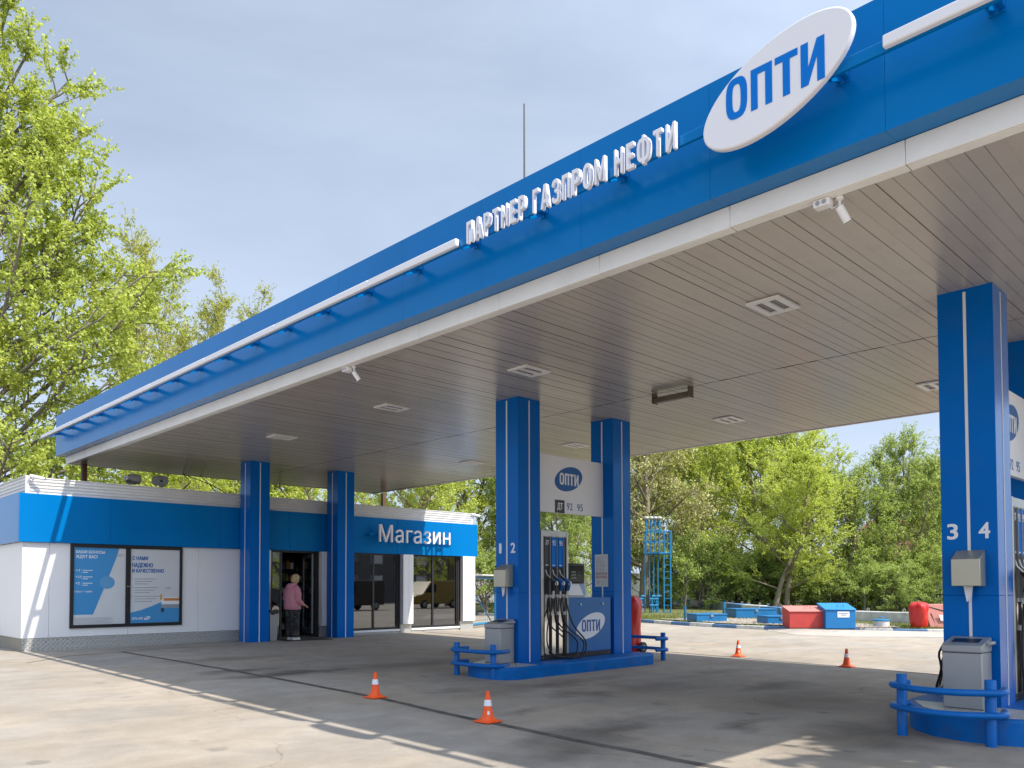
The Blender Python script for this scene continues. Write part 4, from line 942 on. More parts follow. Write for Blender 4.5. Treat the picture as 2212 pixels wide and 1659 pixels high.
# poster case
t = thing('poster_case', 'black framed double poster case on the white shop wall', 'poster case', (7.0, SY, .47))
q = MB(); zb_, zt_ = .475, 2.40; xa, xb, xm = 5.72, 8.28, 6.985
q.box(xa, xb, SY-.05, SY-.001, zb_, zb_+.075); q.box(xa, xb, SY-.05, SY-.001, zt_-.075, zt_); q.box(xa, xa+.075, SY-.05, SY-.001, zb_+.0755, zt_-.0755); q.box(xb-.065, xb, SY-.05, SY-.001, zb_+.0755, zt_-.0755); q.box(xm-.055, xm+.055, SY-.05, SY-.001, zb_+.0755, zt_-.0755)
obj('frame', q, BLACK, t, bevel=.004)
q = MB(); q.tube([(xm-.02, SY-.05, 1.43), (xm-.02, SY-.06, 1.43)], .012, 8); q.tube([(xm+.02, SY-.05, 1.43), (xm+.02, SY-.06, 1.43)], .012, 8); obj('lock', q, ALU, t)
FP = fy(SY-.02)
def sheet(a, b, nm, m_): q = MB(); q.prism([(a, zb_+.076), (b, zb_+.076), (b, zt_-.076), (a, zt_-.076)], FP, -.018, 0); return obj(nm, q, m_, t)
p1 = sheet(xa+.076, xm-.056, 'poster', PAPER); p2 = sheet(xm+.056, xb-.066, 'poster', PAPER)
def flat(pts, m_, par, nm='print', d=.0015): q = MB(); q.prism(pts, fy(SY-.02), .0003, d); return obj(nm, q, m_, par, smooth=False)
A0, A1 = xa+.078, xm-.058
flat([(A0, .78), (A0+.42, .78), (A0+.70, 1.5), (A0+.92, 2.1), (A0+.98, 2.322), (A0, 2.322)], PAPERB, p1)
def ptxt(s, u0, u1, v0, v1, m_, par, bold=.0): q = MB(); text(q, s, fy(SY-.0222), u0, u1, v0, v1, .001, bold=bold); return obj('print_text', q, m_, par)
ptxt('ВАШИ БОНУСЫ', A0+.04, A0+.66, 2.19, 2.255, WHITED, p1, .02); ptxt('ЖДУТ ВАС!', A0+.04, A0+.50, 2.065, 2.15, WHITED, p1, .02)
for s, z, w_ in (('+1', 1.77, .08), ('+1,5', 1.62, .11), ('+2', 1.475, .085)):
    ptxt(s, A0+.04, A0+.04+w_, z, z+.055, WHITED, p1, .02); flat([(A0+.165, z-.04), (A0+.168, z-.04), (A0+.168, z+.06), (A0+.165, z+.06)], WHITED, p1, d=.003)
    flat([(A0+.19, z+.02), (A0+.40, z+.02), (A0+.40, z+.035), (A0+.19, z+.035)], WHITED, p1, d=.003); flat([(A0+.19, z-.025), (A0+.30, z-.025), (A0+.30, z-.01), (A0+.19, z-.01)], WHITED, p1, d=.003)
ptxt('1 бонус = 1 рубль', A0+.02, A0+.40, 1.28, 1.335, WHITED, p1, .01)
for k in range(7): flat([(A0+.03, .70-k*.022), (A0+.03+(.85 if k % 3 else .78)-.04*(k % 2), .70-k*.022), (A0+.03+(.85 if k % 3 else .78)-.04*(k % 2), .707-k*.022), (A0+.03, .707-k*.022)], GREYT, p1)
flat([(A0+.93, 2.18), (A1-.02, 2.18), (A1-.02, 2.19), (A0+.93, 2.19)], GREYT, p1); flat([(A0+.93, 2.14), (A1-.06, 2.14), (A1-.06, 2.155), (A0+.93, 2.155)], GREYT, p1)
# plain rounded blue shape in place of the cartoon figure
flat([(A0+.72+.17*math.cos(a_), 1.52+.15*math.sin(a_)) for a_ in [2*math.pi*i/24 for i in range(24)]], mat('print_sky_blue', (.10, .32, .58), .5), p1, d=.0025)
B0, B1 = xm+.058, xb-.068
for s, z, w_ in (('С НАМИ', 2.06, .36), ('НАДЕЖНО', 1.90, .48), ('И КАЧЕСТВЕННО', 1.76, .745)): ptxt(s, B0+.04, B0+.04+w_, z-(.03 if 'Д' in s else 0), z+.09, BLUED, p2, .03)
for k in range(3):
    z = 1.60-k*.21; flat([(B0+.035, z), (B0+.06, z), (B0+.06, z+.012), (B0+.035, z+.012)], BLUED, p2)
    for j in range(3): flat([(B0+.10, z-j*.06), (B0+.10+(.5, .42, .31)[j]+.05*k, z-j*.06), (B0+.10+(.5, .42, .31)[j]+.05*k, z-j*.06+.016), (B0+.10, z-j*.06+.016)], GREYT, p2)
flat([(B0, .552), (B1, .552), (B1, 1.04), (B0+.72, 1.04), (B0+.5, .95), (B0+.25, .86), (B0, .80)], PAPERB, p2)
flat([(B0+.74, .99), (B1, .99), (B1, 1.16), (B0+.80, 1.16), (B0+.74, 1.10)], WHITED, p2, d=.003); flat([(B0+.80, 1.075), (B1, 1.075), (B1, 1.14), (B0+.78, 1.14)], mat('print_orange', (.55, .22, .05), .5), p2, d=.0045)
flat([(B0+.70, 1.10), (B0+.745, 1.10), (B0+.745, 1.24), (B0+.71, 1.24)], mat('print_amber', (.6, .32, .05), .5), p2, d=.0045); flat([(B0+.73, .90), (B1, .90), (B1, .985), (B0+.73, .985)], GREYT, p2, d=.003); flat([(B0+.73, .80), (B0+.80, .80), (B0+.80, .90), (B0+.73, .90)], CHARC, p2, d=.003)
ptxt('Lab', B0+.83, B0+.96, 1.36, 1.43, GREYT, p2); ptxt('СЕТЬ АЗС', B0+.04, B0+.30, .635, .69, WHITED, p2, .02)
lo = flat(oval(.075, .042, B0+.40, .665, 32), WHITED, p2, 'oval_logo', .003); q = MB(); opti(q, fy(SY-.0236), B0+.355, B0+.445, .65, .682, .001); obj('logo_text', q, BLUED, lo)

# interior seen through the door and windows
def shelf(x, y, w_, label, cols, rz=0):
    t = thing('display_shelf', label, 'shelf unit', (x, y, .03), 'stocked shelves inside the shop')
    q = MB(); q.box(x, x+w_, y+.3, y+.33, .03, 2.3); q.box(x, x+.03, y, y+.299, .03, 2.3); q.box(x+w_-.03, x+w_, y, y+.299, .03, 2.3)
    for k in range(6): q.box(x+.031, x+w_-.031, y, y+.299, .12+k*.36, .145+k*.36)
    obj('rack', q, BLACK, t, smooth=False)
    rr = random.Random(int(x*10))
    for k in range(6):
        for j in range(int(w_/.13)):
            xx = x+.10+j*.13
            if xx > x+w_-.08: break
            z = .147+k*.36; q = MB(); hh = rr.uniform(.15, .26)
            if rr.random() < .55: q.lathe([(.04, z), (.042, z+hh*.6), (.018, z+hh*.8), (.018, z+hh)], xx, y+.08, 10)
            else: q.box(xx-.045, xx+.045, y+.04, y+.14, z, z+hh)
            obj('product', q, cols[rr.randrange(len(cols))], t)
    return t
GC = [mat('goods_amber', (.5, .25, .04), .35), mat('goods_white', (.7, .7, .68), .4), mat('goods_red', (.4, .03, .03), .4), mat('goods_blue', (.03, .12, .4), .4), mat('goods_green', (.05, .22, .08), .4)]
shelf(10.9, 21.6, 1.5, 'dark stocked shelf facing the open doorway', GC); shelf(13.6, 24.6, 2.2, 'dark stocked shelf deep behind the left shop window', GC); shelf(16.0, 24.6, 1.6, 'dark stocked shelf deep behind the right shop window', GC)
t = thing('counter_table', 'light wooden counter inside the left shop window', 'table', (14.2, 20.9, .03))
q = MB(); q.box(13.5, 14.85, 20.7, 21.2, .86, .93); obj('top', q, WOOD, t, bevel=.005); q = MB(); q.box(13.6, 14.1, 20.75, 21.15, .931, 1.2); obj('drawer_box', q, WOOD, t, bevel=.005)
for xx in (13.6, 14.7): q = MB(); q.box(xx, xx+.06, 20.8, 21.1, .03, .859); obj('leg', q, BLACK, t)
t = thing('counter_table', 'light wooden counter inside the right shop window', 'table', (15.9, 20.7, .03))
q = MB(); q.box(15.5, 16.5, 20.45, 20.85, .76, .80); obj('top', q, WOOD, t, bevel=.005)
for xx in (15.6, 16.4): q = MB(); q.box(xx, xx+.05, 20.5, 20.8, .03, .759); obj('leg', q, BLACK, t)
t = thing('leaflet_box', 'blue and white leaflet box on the window counter', 'box', (15.8, 20.6, .80))
q = MB(); q.box(15.72, 15.84, 20.5, 20.6, .801, 1.12); obj('side', q, BLUED2, t); q = MB(); q.box(15.842, 15.93, 20.5, 20.6, .801, 1.12); obj('side', q, WHITED, t)
t = thing('water_bottle_pack', 'pack of blue bottles standing inside the right window', 'bottles', (17.0, 20.8, .75))
q = MB(); q.box(16.7, 17.3, 20.6, 21.0, .03, .745); obj('stand', q, BLACK, t)
for k in range(4): q = MB(); q.lathe([(.045, .746), (.047, .9), (.02, 1.0), (.02, 1.04)], 16.8+k*.11, 20.75, 12); obj('bottle', q, mat('goods_cyan', (.02, .3, .55), .25), t)

# things on and around the shop
def horn(x, y, z, rz, label):
    t = thing('loudspeaker', label, 'loudspeaker', (x, y, z), 'loudspeakers on the shop roof')
    d = Vector((math.cos(rz), math.sin(rz), 0)); c = Vector((x, y, z+.33)); n = Vector((-d.y, d.x, 0))
    q = MB(); rings = []
    for s, wd, hh in ((-.18, .06, .06), (-.12, .07, .07), (-.02, .12, .085), (.12, .21, .13), (.16, .215, .135), (.10, .17, .10), (0, .08, .05)):
        rings.append([tuple(c+d*s+n*(wd*math.copysign(abs(math.cos(a))**.7, math.cos(a)))+Vector((0, 0, hh*math.copysign(abs(math.sin(a))**.7, math.sin(a))))) for a in [2*math.pi*i/24 for i in range(24)]])
    q.loft(rings); obj('horn', q, mat('horn_grey', (.45, .45, .44), .5), t)
    q = MB(); q.tube([tuple(c+d*.02), tuple(c+d*.10)], .03, 10); obj('driver', q, BLACK, t)
    q = MB(); q.tube([(x, y, z), (x, y, z+.22)], .02, 8); q.box(x-.09, x+.09, y-.02, y+.02, z+.2, z+.22); obj('bracket', q, SILV, t)
    return t
horn(8.15, 20.9, 3.80, R(-135), 'grey horn loudspeaker on the roof edge, facing forward'); horn(7.35, 20.9, 3.80, R(40), 'pale loudspeaker seen from behind beside the brown post')
def parap_cam(x, y, z, dx, label):
    t = thing('security_camera', label, 'security camera', (x, y, z), 'security cameras on the shop parapet')
    q = MB(); q.tube([(x, y, z), (x, y-.12, z-.02)], .014, 8); q.tube([(x, y+.0, z), (x, y-.01, z)], .04, 12); obj('bracket', q, WHITE, t)
    p = Vector((x, y-.12, z)); d = Vector((dx, -.10, -.05)); q = MB(); q.tube([p-d*.4, p+d*.8], .038, 14); obj('camera_body', q, WHITE, t)
    q = MB(); q.tube([p+d*.8, p+d*.84], .03, 12); obj('lens', q, BLACK, t); return t
parap_cam(4.95, 19.93, 3.84, .22, 'small white security camera on the left corner of the shop parapet'); parap_cam(18.07, 19.98, 3.80, .2, 'small white security camera on the right corner of the shop parapet')
for x, l in ((6.86, 'brown steel post between shop roof and canopy, left end'), (16.5, 'brown steel post between shop roof and canopy, right end')):
    q = MB(); q.box(x-.06, x+.06, 22.78, 22.90, 3.45, ZC+.004); tag(obj('roof_post', q, BROWN), l, 'post', 'brown posts on the shop roof')
def cable(name, pts, r, label):
    q = MB(); q.tube(pts, r, 6); return tag(obj(name, q, BLACK, angle=90), label, 'cable', 'black cables between canopy and shop roof')
cable('cable', [(8.5, 20.6, 3.86), (9.1, 21.4, 4.25), (9.5, 22.9, 4.66)], .013, 'black cable slanting left from roof to canopy by the loudspeaker')
cable('cable', [(9.9, 20.6, 3.86), (9.75, 21.6, 4.25), (9.55, 22.95, 4.66)], .013, 'black cable of the crossing pair, leaning left up to the canopy')
cable('cable', [(9.5, 20.6, 3.86), (9.75, 21.6, 4.22), (10.05, 22.95, 4.66)], .013, 'black cable of the crossing pair, leaning right up to the canopy')
cable('cable', [(12.0, 20.3, 3.86), (12.05, 21.4, 4.0), (12.25, 22.3, 4.4), (12.6, 22.95, 4.66)], .013, 'black curved cable by the column right of the doorway')
# door mat, shop bin
q = MB(); q.hexa([(10.62, 18.95, -.006), (11.9, 18.75, -.006), (12.05, 19.5, -.003), (10.75, 19.62, -.003)], [(10.62, 18.95, .008), (11.9, 18.75, .008), (12.05, 19.5, .01), (10.75, 19.62, .01)]); tag(obj('door_mat', q, MATR), 'dark rubber mat on the ground before the doorway', 'mat')
t = thing('litter_bin', 'slim grey bin with a black liner beside the shop doorway', 'bin', (10.48, 19.45, -.003))
q = MB(); q.hexa([(10.38, 19.36, -.003), (10.58, 19.36, -.003), (10.58, 19.56, -.003), (10.38, 19.56, -.003)], [(10.36, 19.34, .75), (10.62, 19.34, .75), (10.62, 19.58, .75), (10.36, 19.58, .75)]); obj('body', q, SILV, t, bevel=.01)
q = MB(); rings = []
for z, s in ((.70, .155), (.76, .17), (.80, .16), (.80, .12), (.74, .11)): rings.append([(10.49+s*math.cos(a)*(1+.12*math.sin(5*a)), 19.46+s*math.sin(a)*(1+.1*math.cos(7*a)), z+.02*math.sin(4*a)) for a in [2*math.pi*i/20 for i in range(20)]])
q.loft(rings); obj('bin_liner', q, BLACK, t)

# ------------------------------------------------------------------ woman at the door
def person(px, py, z0, face):
    t = thing('person', 'woman in pink hooded jacket and dark floral trousers at the doorway', 'person', (px, py, z0))
    c, s = math.cos(face), math.sin(face)
    def W(f, l, z): return (px+c*f-s*l, py+s*f+c*l, z0+z)     # forward, left, up
    def skin(name, verts, edges, rad, m_, par, root=0, sub=2):
        me = bpy.data.meshes.new(name); me.from_pydata([tuple(Vector(W(*v))-OFF[t]) for v in verts], edges, []); me.materials.append(m_)
        o = bpy.data.objects.new(name, me); link(o, par); OFF[o] = OFF[t]
        o.modifiers.new('skin', 'SKIN'); me_sv = me.skin_vertices[0].data if me.skin_vertices else None
        if me_sv is None:
            bm = bmesh.new(); bm.from_mesh(me); bm.verts.layers.skin.verify(); bm.to_mesh(me); bm.free(); me_sv = me.skin_vertices[0].data
        for i, r in enumerate(rad): me_sv[i].radius = (r, r) if not isinstance(r, tuple) else r; me_sv[i].use_root = (i == root)
        sb = o.modifiers.new('sub', 'SUBSURF'); sb.levels = sub; sb.render_levels = sub
        o.modifiers['skin'].use_smooth_shade = True
        return o
    # body: pelvis, spine, neck, head, legs, arms with fingers
    V = []; E_ = []; Rr = []
    def v(p, r, par=None):
        V.append(p); Rr.append(r)
        if par is not None: E_.append((par, len(V)-1))
        return len(V)-1
    pel = v((0, 0, .92), .15); sp = v((-.02, 0, 1.10), .14, pel); ch = v((.0, 0, 1.28), .14, sp); nk = v((.05, 0, 1.46), .055, ch); hb = v((.09, 0, 1.53), .062, nk); hc = v((.115, 0, 1.61), .085, hb); ht = v((.12, 0, 1.69), .06, hc); nose = v((.205, 0, 1.60), .014, hc); chin = v((.185, 0, 1.545), .03, hc)
    for sd in (-1, 1):
        hp = v((0, sd*.10, .86), .105, pel); kn = v((.02, sd*.10, .48), .068, hp); an = v((-.02, sd*.10, .10), .042, kn); v((.10, sd*.11, .04), .035, an)
        sh = v((.0, sd*.185, 1.36), .062, ch); el = v((-.03+(.03 if sd < 0 else 0), sd*.25, 1.08), .045, sh); wr = v((.17, sd*.235, .93), .028, el); pm = v((.235, sd*.225, .905), .03, wr)
        for k, (dl, ln) in enumerate(((-.03, .068), (-.01, .08), (.01, .075), (.03, .06))):
            a_ = v((.275, sd*.225+dl, .895), .0105, pm); b_ = v((.275+ln*.5, sd*.225+dl, .87), .0095, a_); v((.275+ln*.7, sd*.225+dl, .835), .008, b_)
        th = v((.235, sd*.225-sd*.035, .90), .011, pm); v((.275, sd*.225-sd*.05, .885), .009, th)
    body = skin('body', V, E_, Rr, SKIN, t)
    # hair: short blond bob
    q = MB(); rings = []
    for z, rx, ry, cx in ((1.525, .075, .085, .055), (1.56, .098, .103, .075), (1.61, .112, .112, .088), (1.66, .112, .112, .095), (1.705, .092, .098, .10), (1.735, .06, .065, .10), (1.75, .02, .02, .10)):
        ring = []
        for i in range(28):
            a = 2*math.pi*i/28; cut = 1.0 if math.cos(a) < .55 or z > 1.655 else .72
            r_ = 1+.03*math.sin(9*a+z*40)+.02*math.sin(15*a); ring.append(W(cx+rx*math.cos(a)*cut*r_, ry*math.sin(a)*r_, z))
        rings.append(ring)
    q.loft(rings); obj('hair', q, HAIR, t, angle=80)
    for sd in (-1, 1):
        q = MB(); q.lathe([(.0, .0), (.01, .004), (.012, .01), (.0, .014)], 0, 0, 8); 
        q.v = [W(.192+x*.4, sd*.034+y, 1.603+z) for x, y, z in q.v]; obj('eye', q, WHITED, t)
    # jacket: torso loft, sleeves, hood
    def ell(f, l, z, rf, rl, n=32, e=2.4, w=0, ph=0):
        out = []
        for i in range(n):
            a = 2*math.pi*i/n; k = (abs(math.cos(a))**e+abs(math.sin(a))**e)**(-1/e)*(1+w*math.sin(6*a+ph)+w*.6*math.sin(11*a+2*ph)); out.append(W(f+rf*k*math.cos(a), l+rl*k*math.sin(a), z))
        return out
    q = MB(); q.loft([ell(.0, 0, .80, .165, .235, w=.012, ph=1), ell(.0, 0, .815, .19, .255, w=.012, ph=1), ell(-.005, 0, .93, .185, .25, w=.012, ph=1.5), ell(-.01, 0, 1.06, .178, .238, w=.012, ph=2.2), ell(-.012, 0, 1.2, .17, .232, w=.01, ph=2.8), ell(-.005, 0, 1.31, .155, .225), ell(.005, 0, 1.385, .125, .19), ell(.02, 0, 1.43, .095, .125), ell(.04, 0, 1.475, .075, .085)])
    jk = obj('jacket', q, PINK, t, angle=80)
    for sd in (-1, 1):
        q = MB(); q.tube([W(.0, sd*.15, 1.37), W(-.005, sd*.205, 1.33), W(-.02+(.03 if sd < 0 else 0), sd*.245, 1.2), W(-.035+(.03 if sd < 0 else 0), sd*.262, 1.08), W(.03, sd*.262, 1.01), W(.11, sd*.25, .965), W(.165, sd*.24, .938)], [.075, .085, .078, .072, .068, .06, .05], 16); obj('sleeve', q, PINK, jk, angle=80)
    q = MB(); rings = []
    for (fz, z, rf, rl) in ((-.10, 1.32, .03, .09), (-.105, 1.36, .06, .13), (-.085, 1.42, .085, .135), (-.045, 1.475, .085, .115), (-.02, 1.50, .07, .095), (-.02, 1.49, .04, .06)): rings.append(ell(fz, 0, z, rf, rl, 24, 2.1, .02, z*9))
    q.loft(rings); obj('hood', q, PINK, jk, angle=80)
    # wide trousers
    for sd in (-1, 1):
        q = MB(); q.loft([ell(.01, sd*.105, .075, .115, .095, 24, 2.2, .05, 1), ell(.01, sd*.105, .16, .12, .10, 24, 2.2, .05, 1.6), ell(.015, sd*.105, .40, .118, .10, 24, 2.2, .035, 2), ell(.01, sd*.105, .62, .125, .108, 24, 2.2, .02, 2), ell(.0, sd*.10, .80, .15, .125, 24), ell(.0, sd*.09, .90, .14, .12, 24)]); obj('trouser_leg', q, FLORAL, t, angle=80)
        q = MB(); q.loft([ell(.055, sd*.105, .003, .125, .042, 20), ell(.055, sd*.105, .03, .13, .046, 20), ell(.045, sd*.105, .055, .115, .042, 20), ell(.02, sd*.105, .085, .075, .036, 20)]); obj('shoe', q, SHOE, t, angle=60)
    return t
person(10.98, 19.28, .008, R(8))

# ------------------------------------------------------------------ far side: vent pipes, hatches, boxes, blocks, fence
def vents():
    bx, by, z0 = 32.2, 22.55, .09
    t = thing('vent_pipe_tower', 'light blue vent pipe tower with ladder and railed platform', 'vent pipes', (bx, by, z0))
    fwd = Vector((.696, .718)); rgt = Vector((.718, -.696))
    def W(r_, f, z): return (bx+rgt.x*r_+fwd.x*f, by+rgt.y*r_+fwd.y*f, z0+z)
    for k, r_ in enumerate((-.51, -.29, -.09, .11)):
        q = MB(); q.tube([W(r_+.0, 0, 0), W(r_+.0, 0, 2.0), W(r_+.02, 0, 2.7), W(r_+.07, 0, 3.0), W(r_+.09, 0, 4.45)], .03, 10); q.tube([W(r_+.09, 0, 4.2), W(r_+.09, 0, 4.5)], .06, 10); q.tube([W(r_+.12, -.02, 3.9), W(r_+.17, -.02, 4.0), W(r_+.12, -.02, 4.12)], .02, 6); p = obj('vent_pipe', q, BLUEL, t)
        q = MB(); q.lathe([(.05, 0), (.09, .03), (.13, .05), (.15, .10), (.13, .15), (.05, .18)], 0, 0, 14); o0 = W(r_+.09, 0, 4.5); q.v = [(x+o0[0], y+o0[1], z+o0[2]) for x, y, z in q.v]; obj('vent_cap', q, mat('cap_grey', (.42, .42, .38), .6, metal=.4), p)
    for r_ in (.38, .70):
        q = MB(); q.tube([W(r_, -.1, 0), W(r_, -.1, 3.85)], .038, 8); obj('ladder_rail', q, BLUEL, t)
    for k in range(9):
        q = MB(); q.tube([W(.38, -.1, .1+k*.32), W(.70, -.1, .1+k*.32)], .016, 6); obj('rung', q, BLUEL, t)
    q = MB()
    def bar(a, b): q.tube([W(*a), W(*b)], .024, 4)
    c4 = [(-.45, .2), (.07, -.7), (.42, -.12), (.76, -.12), (.74, .7), (-.40, .8)]
    for z in (2.92, 3.46, 3.96):
        for a_, b_ in zip(c4, c4[1:]+c4[:1]):
            if z == 3.46 and a_ == (.42, -.12): continue
            bar((*a_, z), (*b_, z))
    for a_ in c4: bar((*a_, 2.9), (*a_, 3.98))
    obj('railing', q, BLUEL, t)
    q = MB(); q.prism(c4, lambda u, v, d: W(u, v, d), 2.86, 2.885); obj('platform', q, BLUEL, t)
    for r_ in (-.72, -.22, .0):
        q = MB(); q.tube([W(r_, -.2, 0), W(r_, -.2, .8)], .045, 8); q.tube([W(r_, -.2, .85), W(r_+.18, -.2, .85)], .06, 8); q.tube([W(r_-.09, -.2, .72), W(r_+.09, -.2, .72)], .06, 8); q.tube([W(r_-.09, -.2, .42), W(r_+.09, -.2, .42)], .06, 8); obj('valve_pipe', q, BLUEL, t)
vents()
def hatch(cx, cy, w_, d, h, rz, label, pipe=False):
    z = gz(cy)+.15; t = thing('tank_hatch', label, 'tank hatch', (cx, cy, z), 'low blue tank hatches on the gravel')
    c, s = math.cos(rz), math.sin(rz)
    def W(a, b, zz): return (cx+a*c-b*s, cy+a*s+b*c, z+zz)
    def bx(mb_, a0, a1, b0, b1, z0, z1): mb_.hexa([W(a0, b0, z0), W(a1, b0, z0), W(a1, b1, z0), W(a0, b1, z0)], [W(a0, b0, z1), W(a1, b0, z1), W(a1, b1, z1), W(a0, b1, z1)])
    q = MB(); bx(q, -w_/2, w_/2, -d/2, d/2, -.03, h-.035); obj('box', q, BLUEB, t, bevel=.008)
    q = MB(); bx(q, -w_/2-.02, w_/2+.02, -d/2-.02, d/2+.02, h-.033, h); obj('lid', q, BLUEB, t, bevel=.006)
    q = MB(); q.tube([W(-.2, -d/2+.1, h), W(-.2, -d/2+.1, h+.05), W(0.0, -d/2+.1, h+.05), W(.0, -d/2+.1, h)], .009, 6); obj('handle', q, BLUEB, t)
    q = MB(); bx(q, -.05, .05, -d/2-.035, -d/2-.021, h-.11, h-.03); obj('hasp', q, ALU, t)
    if pipe: q = MB(); q.tube([W(-w_/2+.0, d/2+.2, -.05), W(-w_/2+.0, d/2+.2, h+.22), W(-w_/2+.0, d/2+.2, h+.27)], [.05, .05, .065], 10); obj('pipe', q, BLUEL, t)
    return t
hatch(26.6, 16.35, 1.15, 1.1, .27, R(-38), 'low blue tank hatch nearest the vent pipe tower', True)
hatch(30.9, 16.9, 1.7, 1.4, .36, R(-42), 'low blue tank hatch farther back with a pipe stub beside it', True)
hatch(26.9, 13.75, 1.0, .9, .27, R(-38), 'low blue tank hatch beside the red sand box')
def chest(cx, cy, w_, d, h, rz, m_, lidm, label, cat, name, sign=False):
    z = gz(cy)+.14; t = thing(name, label, cat, (cx, cy, z)); c, s = math.cos(rz), math.sin(rz)
    def W(a, b, zz): return (cx+a*c-b*s, cy+a*s+b*c, z+zz)
    q = MB(); q.hexa([W(-w_/2, -d/2, -.03), W(w_/2, -d/2, -.03), W(w_/2, d/2, -.03), W(-w_/2, d/2, -.03)], [W(-w_/2, -d/2, h*.72), W(w_/2, -d/2, h*.72), W(w_/2, d/2, h*.96), W(-w_/2, d/2, h*.96)]); obj('box', q, m_, t, bevel=.008)
    q = MB(); q.hexa([W(-w_/2-.02, -d/2-.03, h*.72+.003), W(w_/2+.02, -d/2-.03, h*.72+.003), W(w_/2+.02, d/2, h*.97), W(-w_/2-.02, d/2, h*.97)], [W(-w_/2-.02, -d/2-.03, h*.72+.03), W(w_/2+.02, -d/2-.03, h*.72+.03), W(w_/2+.02, d/2, h), W(-w_/2-.02, d/2, h)]); obj('lid', q, lidm, t, bevel=.006)
    zz = lambda b: h*.72+.03+(b+d/2+.03)/(d+.03)*(h*.28-.03)
    q = MB(); q.tube([W(.0, -d*.12, zz(-d*.12)), W(.0, -d*.14, zz(-d*.12)+.07), W(.2, -d*.14, zz(-d*.12)+.07), W(.2, -d*.12, zz(-d*.12))], .01, 6); obj('handle', q, m_, t)
    if sign:
        q = MB(); q.hexa([W(-.1, -d/2-.012, h*.42), W(.28, -d/2-.012, h*.42), W(.28, -d/2-.004, h*.42), W(-.1, -d/2-.004, h*.42)], [W(-.1, -d/2-.012, h*.66), W(.28, -d/2-.012, h*.66), W(.28, -d/2-.004, h*.66), W(-.1, -d/2-.004, h*.66)]); sg = obj('label_plate', q, WHITED, t)
        q = MB()
        for zz_, a, b in ((.57, -.07, .25), (.50, 0, .18)): q.hexa([W(a, -d/2-.0145, h*zz_), W(b, -d/2-.0145, h*zz_), W(b, -d/2-.0122, h*zz_), W(a, -d/2-.0122, h*zz_)], [W(a, -d/2-.0145, h*zz_+.03), W(b, -d/2-.0145, h*zz_+.03), W(b, -d/2-.0122, h*zz_+.03), W(a, -d/2-.0122, h*zz_+.03)])
        obj('print_line', q, GREYT, sg, smooth=False)
    return t
chest(25.75, 12.2, 1.13, .75, .68, R(-46), REDB, mat('faded_lid_pink', (.58, .2, .17), .6, dirt=.2), 'faded red sand box with a pale lid beside the kerb', 'sand box', 'sand_box')
chest(26.25, 11.32, .95, .75, .78, R(-46), mat('bright_blue_box_paint', (.004, .16, .42), .4, var=.08), mat('bright_blue_lid', (.008, .22, .52), .4), 'bright blue box with a white label plate beside the red sand box', 'storage box', 'storage_box', True)
def well(cx, cy, r, label):
    z = gz(cy)+.14; t = thing('manhole_ring', label, 'manhole', (cx, cy, z), 'white manhole rings with blue lids')
    q = MB(); q.lathe([(r, z-.03), (r, z+.20)], cx, cy, 28); obj('ring', q, KW, t); q = MB(); q.lathe([(r+.02, z+.203), (r+.02, z+.24), (r-.05, z+.262)], cx, cy, 28); obj('lid', q, BLUEL, t)
    q = MB(); q.tube([(cx-.12, cy, z+.26), (cx-.12, cy, z+.34), (cx+.08, cy-.12, z+.34), (cx+.08, cy-.12, z+.26)], .012, 6); obj('handle', q, BLUEL, t)
well(27.45, 10.35, .245, 'white manhole ring with blue lid right of the blue box'); well(29.3, 9.75, .245, 'white manhole ring with blue lid behind the red cover')
red_cover(28.2, 9.45, gz(9.4)+.12, .82, .62, 'bright red covered bundle standing on the kerb by the manhole', False, 5)
t = thing('fire_shield', 'faded pink-red fire tool stand leaning back at the right', 'fire shield', (29.5, 9.1, .03))
q = MB(); q.hexa([(28.85, 9.3, .03), (29.9, 8.2, .03), (30.2, 8.5, .03), (29.15, 9.6, .03)], [(28.75, 9.5, .80), (29.85, 8.4, .80), (30.2, 8.7, .80), (29.1, 9.8, .80)]); obj('board', q, PINKB, t, bevel=.01)
q = MB(); q.tube([(28.87, 9.38, .72), (29.4, 8.80, .5)], .018, 6); q.tube([(28.9, 9.30, .5), (28.98, 9.2, .15)], .012, 6); obj('tool', q, RUB, t)
q = MB(); q.hexa([(29.06, 9.05, .25), (29.26, 8.85, .25), (29.27, 8.86, .25), (29.07, 9.06, .25)], [(29.01, 9.1, .45), (29.21, 8.9, .45), (29.22, 8.91, .45), (29.02, 9.11, .45)]); obj('label_plate', q, WHITED, t)
